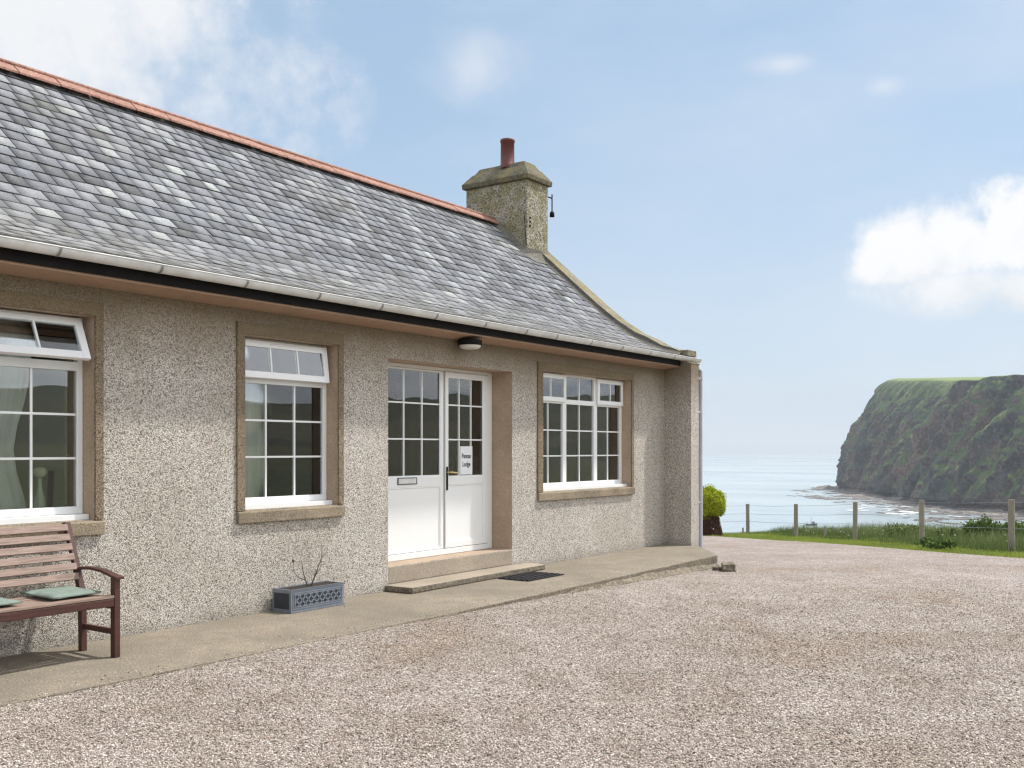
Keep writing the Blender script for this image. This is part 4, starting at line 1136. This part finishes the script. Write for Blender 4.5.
def round_bush():
    t_=30.6; xc=.1965*t_; q=W(xc,t_); g0=float(nearh(t_))-.02; cz=1.5-.0535*t_
    root=thing('round_bush','rounded yellow green bush with a brown base beside the cottage corner','bush',(q[0],q[1],g0))
    V,F,A=leafcloud(17000,(q[0],q[1],cz),.50,.030,(1,1,1.0),.55,3,.07); V2,F2,A2=leafcloud(3000,(q[0],q[1],cz),.53,.022,(1,1,1.02),.9,5,.10)
    up=np.concatenate([V,V2]); cen=up.reshape(-1,4,3).mean(1); 
    A=np.concatenate([A,A2]); A=np.clip(A*.75+.25*(fbm(cen[:,0]*5,cen[:,2]*5,3,7)),0,1)
    npmesh('crown',up-np.array(root.location),np.concatenate([F,F2+len(V)]),M['bushleaf'],attr=A,parent=root)
    g=np.random.default_rng(6); n=4200; hh=g.random(n); ang=g.uniform(0,6.28,n); r_=(.46-.16*hh)*(.8+.2*g.random(n)); top=cz-.25
    c=np.stack([q[0]+r_*np.cos(ang),q[1]+r_*np.sin(ang),g0+(top-g0)*hh],-1); s=g.uniform(.03,.06,n)
    a=np.stack([np.cos(ang+1.57)*.012,np.sin(ang+1.57)*.012,0*ang],-1); u=np.stack([np.cos(ang)*-.2,np.sin(ang)*-.2,np.ones(n)],-1)*s[:,None]
    V=np.stack([c-a,c+a,c+a+u,c-a+u],1).reshape(-1,3)
    npmesh('dead_foliage',V-np.array(root.location),np.arange(4*n).reshape(-1,4),M['deadleaf'],attr=g.random(n),parent=root)
    m=MB(); m.tube([(q[0],q[1],g0-.1),(q[0],q[1],cz)],[.10,.05],8); m.build('trunk',M['twig'],root)
round_bush()

# ------------------------------------------------------------------ boat
def boat():
    t_=51.3/.0752; xc=(811.3-512)/1000*t_; q=W(xc,t_)
    root=thing('fishing_boat','small dark fishing boat with a mast moored off the headland','boat',(q[0],q[1],SEA))
    rx,ry=SA,-CA   # broadside to the viewer
    def L(u,v,z): return (q[0]+rx*u-ry*v,q[1]+ry*u+rx*v,SEA+z)
    st=[(-3.9,.9,1.0),(-2.5,1.25,.85),(0,1.35,.85),(2.2,1.1,1.1),(3.4,.5,1.45),(4.0,.03,1.65)]
    vs=[];fs=[]
    for (u,w,z) in st: vs+=[L(u,-w,z),L(u*.93,-w*.6,-.3),L(u*.93,w*.6,-.3),L(u,w,z)]
    for i in range(len(st)-1):
        for j in range(3): fs.append((i*4+j,i*4+j+1,(i+1)*4+j+1,(i+1)*4+j))
        fs.append((i*4+3,i*4,(i+1)*4,(i+1)*4+3))
    fs.append((0,1,2,3)); m=MB(); m.add(vs,fs); m.build('hull',mat_plain('dark_blue_hull',(.03,.045,.07),.5),root)
    m=MB()
    def bx(u0,u1,v0,v1,z0,z1): 
        m.add([L(u,v,z) for u in (u0,u1) for v in (v0,v1) for z in (z0,z1)],[(0,1,3,2),(4,6,7,5),(0,4,5,1),(2,3,7,6),(0,2,6,4),(1,5,7,3)])
    bx(.5,2.2,-.7,.7,.8,2.5); bx(.35,2.4,-.8,.8,2.5,2.62); m.build('wheelhouse',mat_plain('grey_wheelhouse',(.16,.18,.20),.5),root)
    m=MB(); m.tube([L(-.1,0,.8),L(-.1,0,5.6)],.09,6); m.tube([L(-2.6,0,.9),L(-2.6,0,2.6)],.06,6); m.tube([L(-.1,0,3.2),L(-1.9,0,2.2)],.05,6); m.build('mast',M['black'],root)
boat()

# ------------------------------------------------------------------ light, sky, camera
S=Vector((1.45,-1,2.95)).normalized()
sun=bpy.data.lights.new('sun','SUN'); sun.energy=2.7; sun.angle=R(2.2); sun.color=(1,.955,.89)
so=bpy.data.objects.new('sun',sun); C.objects.link(so); so.rotation_euler=S.to_track_quat('Z','Y').to_euler()
el=math.asin(S.z); az=math.atan2(S.x,S.y)

w=bpy.data.worlds.new('World'); SC.world=w; t=NT('w',world=w)
sky=t.n('TexSky',sky_type='NISHITA',sun_disc=False,sun_elevation=el,sun_rotation=az,altitude=50,air_density=1.0,dust_density=1.6,ozone_density=1.3)
d=t.n('TexCoord').outputs['Generated']; sp=t.n('SeparateXYZ',{0:d})
azi=t.math('ARCTAN2',sp.outputs[1],sp.outputs[0]); ele=t.math('ARCSINE',sp.outputs[2])
n_warp=t.n('TexNoise',{'Vector':d,'Scale':7.0,'Detail':6,'Roughness':.6}); nf=n_warp.outputs[0]
n_fine=t.noise(20,8,.65,d)
def blob(px,py,rx,ry,edge,amp,fine=.25,flat=0):
    c=(px-512)/1000; v=(450-py)/1000; fx,fy=CA+SA*c,SA-CA*c
    a0=math.atan2(fy,fx); e0=math.atan(v/math.hypot(fx,fy)); k=1/math.hypot(1,c)
    u=t.math('DIVIDE',t.math('SUBTRACT',azi,a0),rx/1000*k*k); w_=t.math('DIVIDE',t.math('SUBTRACT',ele,e0),ry/1000*k)
    if flat: w_=t.math('ADD',w_,t.math('MULTIPLY',t.math('MINIMUM',w_,0.0),flat))
    r2=t.math('SQRT',t.math('ADD',t.math('MULTIPLY',u,u),t.math('MULTIPLY',w_,w_)))
    f=t.math('SUBTRACT',1.0,r2); f=t.math('ADD',f,t.math('MULTIPLY',t.math('SUBTRACT',nf,.5),amp)); f=t.math('ADD',f,t.math('MULTIPLY',t.math('SUBTRACT',n_fine,.5),fine))
    return t.n('MapRange',{0:f,1:0.0,2:edge,3:0.0,4:1.0},interpolation_type='SMOOTHSTEP').outputs[0]
def union(L):
    o=L[0]
    for b in L[1:]: o=t.math('MAXIMUM',o,b)
    return o
big=union([blob(900,258,56,52,.5,1.3,1.2,.3),blob(955,248,64,45,.45,1.2,1.2,.3),blob(1030,232,72,58,.34,1.1,1.3,.4),blob(950,290,112,33,.9,1.0,1.0,.1),blob(1040,290,80,34,.7,.8,1.0,.1),blob(1110,235,100,75,.3,1.0,1.4,.4)])
wisp=union([t.math('MULTIPLY',blob(-40,-20,470,210,.8,1.6,1.0),1.0),t.math('MULTIPLY',blob(475,70,75,48,1.1,1.6,.8),.50),t.math('MULTIPLY',blob(785,64,50,14,1.2,1.2,.6),.55),t.math('MULTIPLY',blob(884,86,28,13,1.3,.9,.5),.50)])
def bank(az,el,rx,ry,edge):
    u=t.math('DIVIDE',t.math('SUBTRACT',azi,R(az)),R(rx)); w_=t.math('DIVIDE',t.math('SUBTRACT',ele,R(el)),R(ry))
    f=t.math('SUBTRACT',1.0,t.math('SQRT',t.math('ADD',t.math('MULTIPLY',u,u),t.math('MULTIPLY',w_,w_))))
    f=t.math('ADD',f,t.math('MULTIPLY',t.math('SUBTRACT',n_fine,.5),1.0)); f=t.math('ADD',f,t.math('MULTIPLY',t.math('SUBTRACT',nf,.5),.8))
    return t.n('MapRange',{0:f,1:0.0,2:edge,3:0.0,4:1.0},interpolation_type='SMOOTHSTEP').outputs[0]
bright=bank(-48,19,34,12,.6)  # unseen bright cloud added to lighten the pane reflections and the fill
# broken cloud over the rest of the sky (added out of view, over-bright to fill the shade; seen in window reflections)
pr=t.n('VectorMath',{0:d,1:t.n('CombineXYZ',{0:t.math('ADD',sp.outputs[2],.18),1:t.math('ADD',sp.outputs[2],.18),2:t.math('ADD',sp.outputs[2],.18)}).outputs[0]},operation='DIVIDE').outputs[0]
gen=t.n('MapRange',{0:t.noise(1.1,7,.6,t.n('VectorMath',{0:pr,1:(3.1,1.7,0)},operation='ADD').outputs[0]),1:.38,2:.58,3:0.0,4:1.0},interpolation_type='SMOOTHSTEP').outputs[0]
infront=t.n('MapRange',{0:t.n('VectorMath',{0:d,1:(CA,SA,0)},operation='DOT_PRODUCT').outputs['Value'],1:.45,2:.72,3:.9,4:0.0}).outputs[0]
gen=t.math('MULTIPLY',gen,infront)
veil=t.math('MULTIPLY',t.ramp(t.noise(2.2,6,.6,t.scalevec(d,(1,1,3.2))),[(.38,0.0),(.70,1.0)]),.36)
hz=t.ramp(sp.outputs[2],[(0.0,1.0),(.10,.55),(.30,.12),(.6,0.0)])
shade=t.ramp(t.math('ADD',t.math('ADD',t.math('MULTIPLY',ele,4),t.math('MULTIPLY',t.math('SUBTRACT',nf,.5),1.3)),t.math('MULTIPLY',t.math('SUBTRACT',n_fine,.5),.5)),[(.38,0.0),(.72,1.0)])
cloudcol=t.mix(shade,(4.0,4.2,4.4,1),(5.15,5.15,5.2,1))
skyc=t.mix(.6,t.mix(1,sky.outputs[0],(.86,.86,.86,1),'MULTIPLY'),(2.0,2.95,3.95,1))
skyc=t.mix(t.math('MULTIPLY',hz,.8),skyc,(3.5,4.0,4.65,1))
skyc=t.mix(veil,skyc,(4.0,4.3,4.7,1))
skyc=t.mix(t.math('MULTIPLY',gen,.9),skyc,(9.6,9.5,9.3,1))
skyc=t.mix(t.math('MULTIPLY',bright,.95),skyc,(14.5,15,15.5,1))
skyc=t.mix(wisp,skyc,(4.65,4.72,4.85,1))
skyc=t.mix(big,skyc,cloudcol)
bg=t.n('Background',{'Color':skyc,'Strength':.125}); t.t.links.new(bg.outputs[0],t.out.inputs[0])

def haze():
    t=NT('sea_air'); v=t.n('VolumePrincipled',{'Color':(.86,.93,1,1),'Density':HAZE,'Anisotropy':.2})
    t.t.links.new(v.outputs[0],t.out.inputs['Volume'])
    m=MB(); m.box(-32000,32000,-32000,32000,-64,260); tag(m.build('haze',t.m),kind='stuff')
HAZE=1.1e-4
haze()
cam=bpy.data.cameras.new('camera'); co=bpy.data.objects.new('camera',cam); C.objects.link(co)
cam.sensor_width=36; cam.lens=36*1000/1024; cam.shift_y=66/1024; cam.clip_start=.05; cam.clip_end=60000
co.location=(0,CAMY,1.5); co.rotation_euler=(R(90),0,-math.radians(90-35.18)); SC.camera=co
SC.render.resolution_x=1024; SC.render.resolution_y=768
vs=SC.view_settings; vs.view_transform='Standard'; vs.look='None'; vs.exposure=0.64; vs.gamma=1; vs.use_curve_mapping=False
SC.render.engine='CYCLES'; SC.cycles.max_bounces=8; SC.cycles.transparent_max_bounces=16; SC.cycles.use_denoising=True; SC.cycles.filter_width=1.3
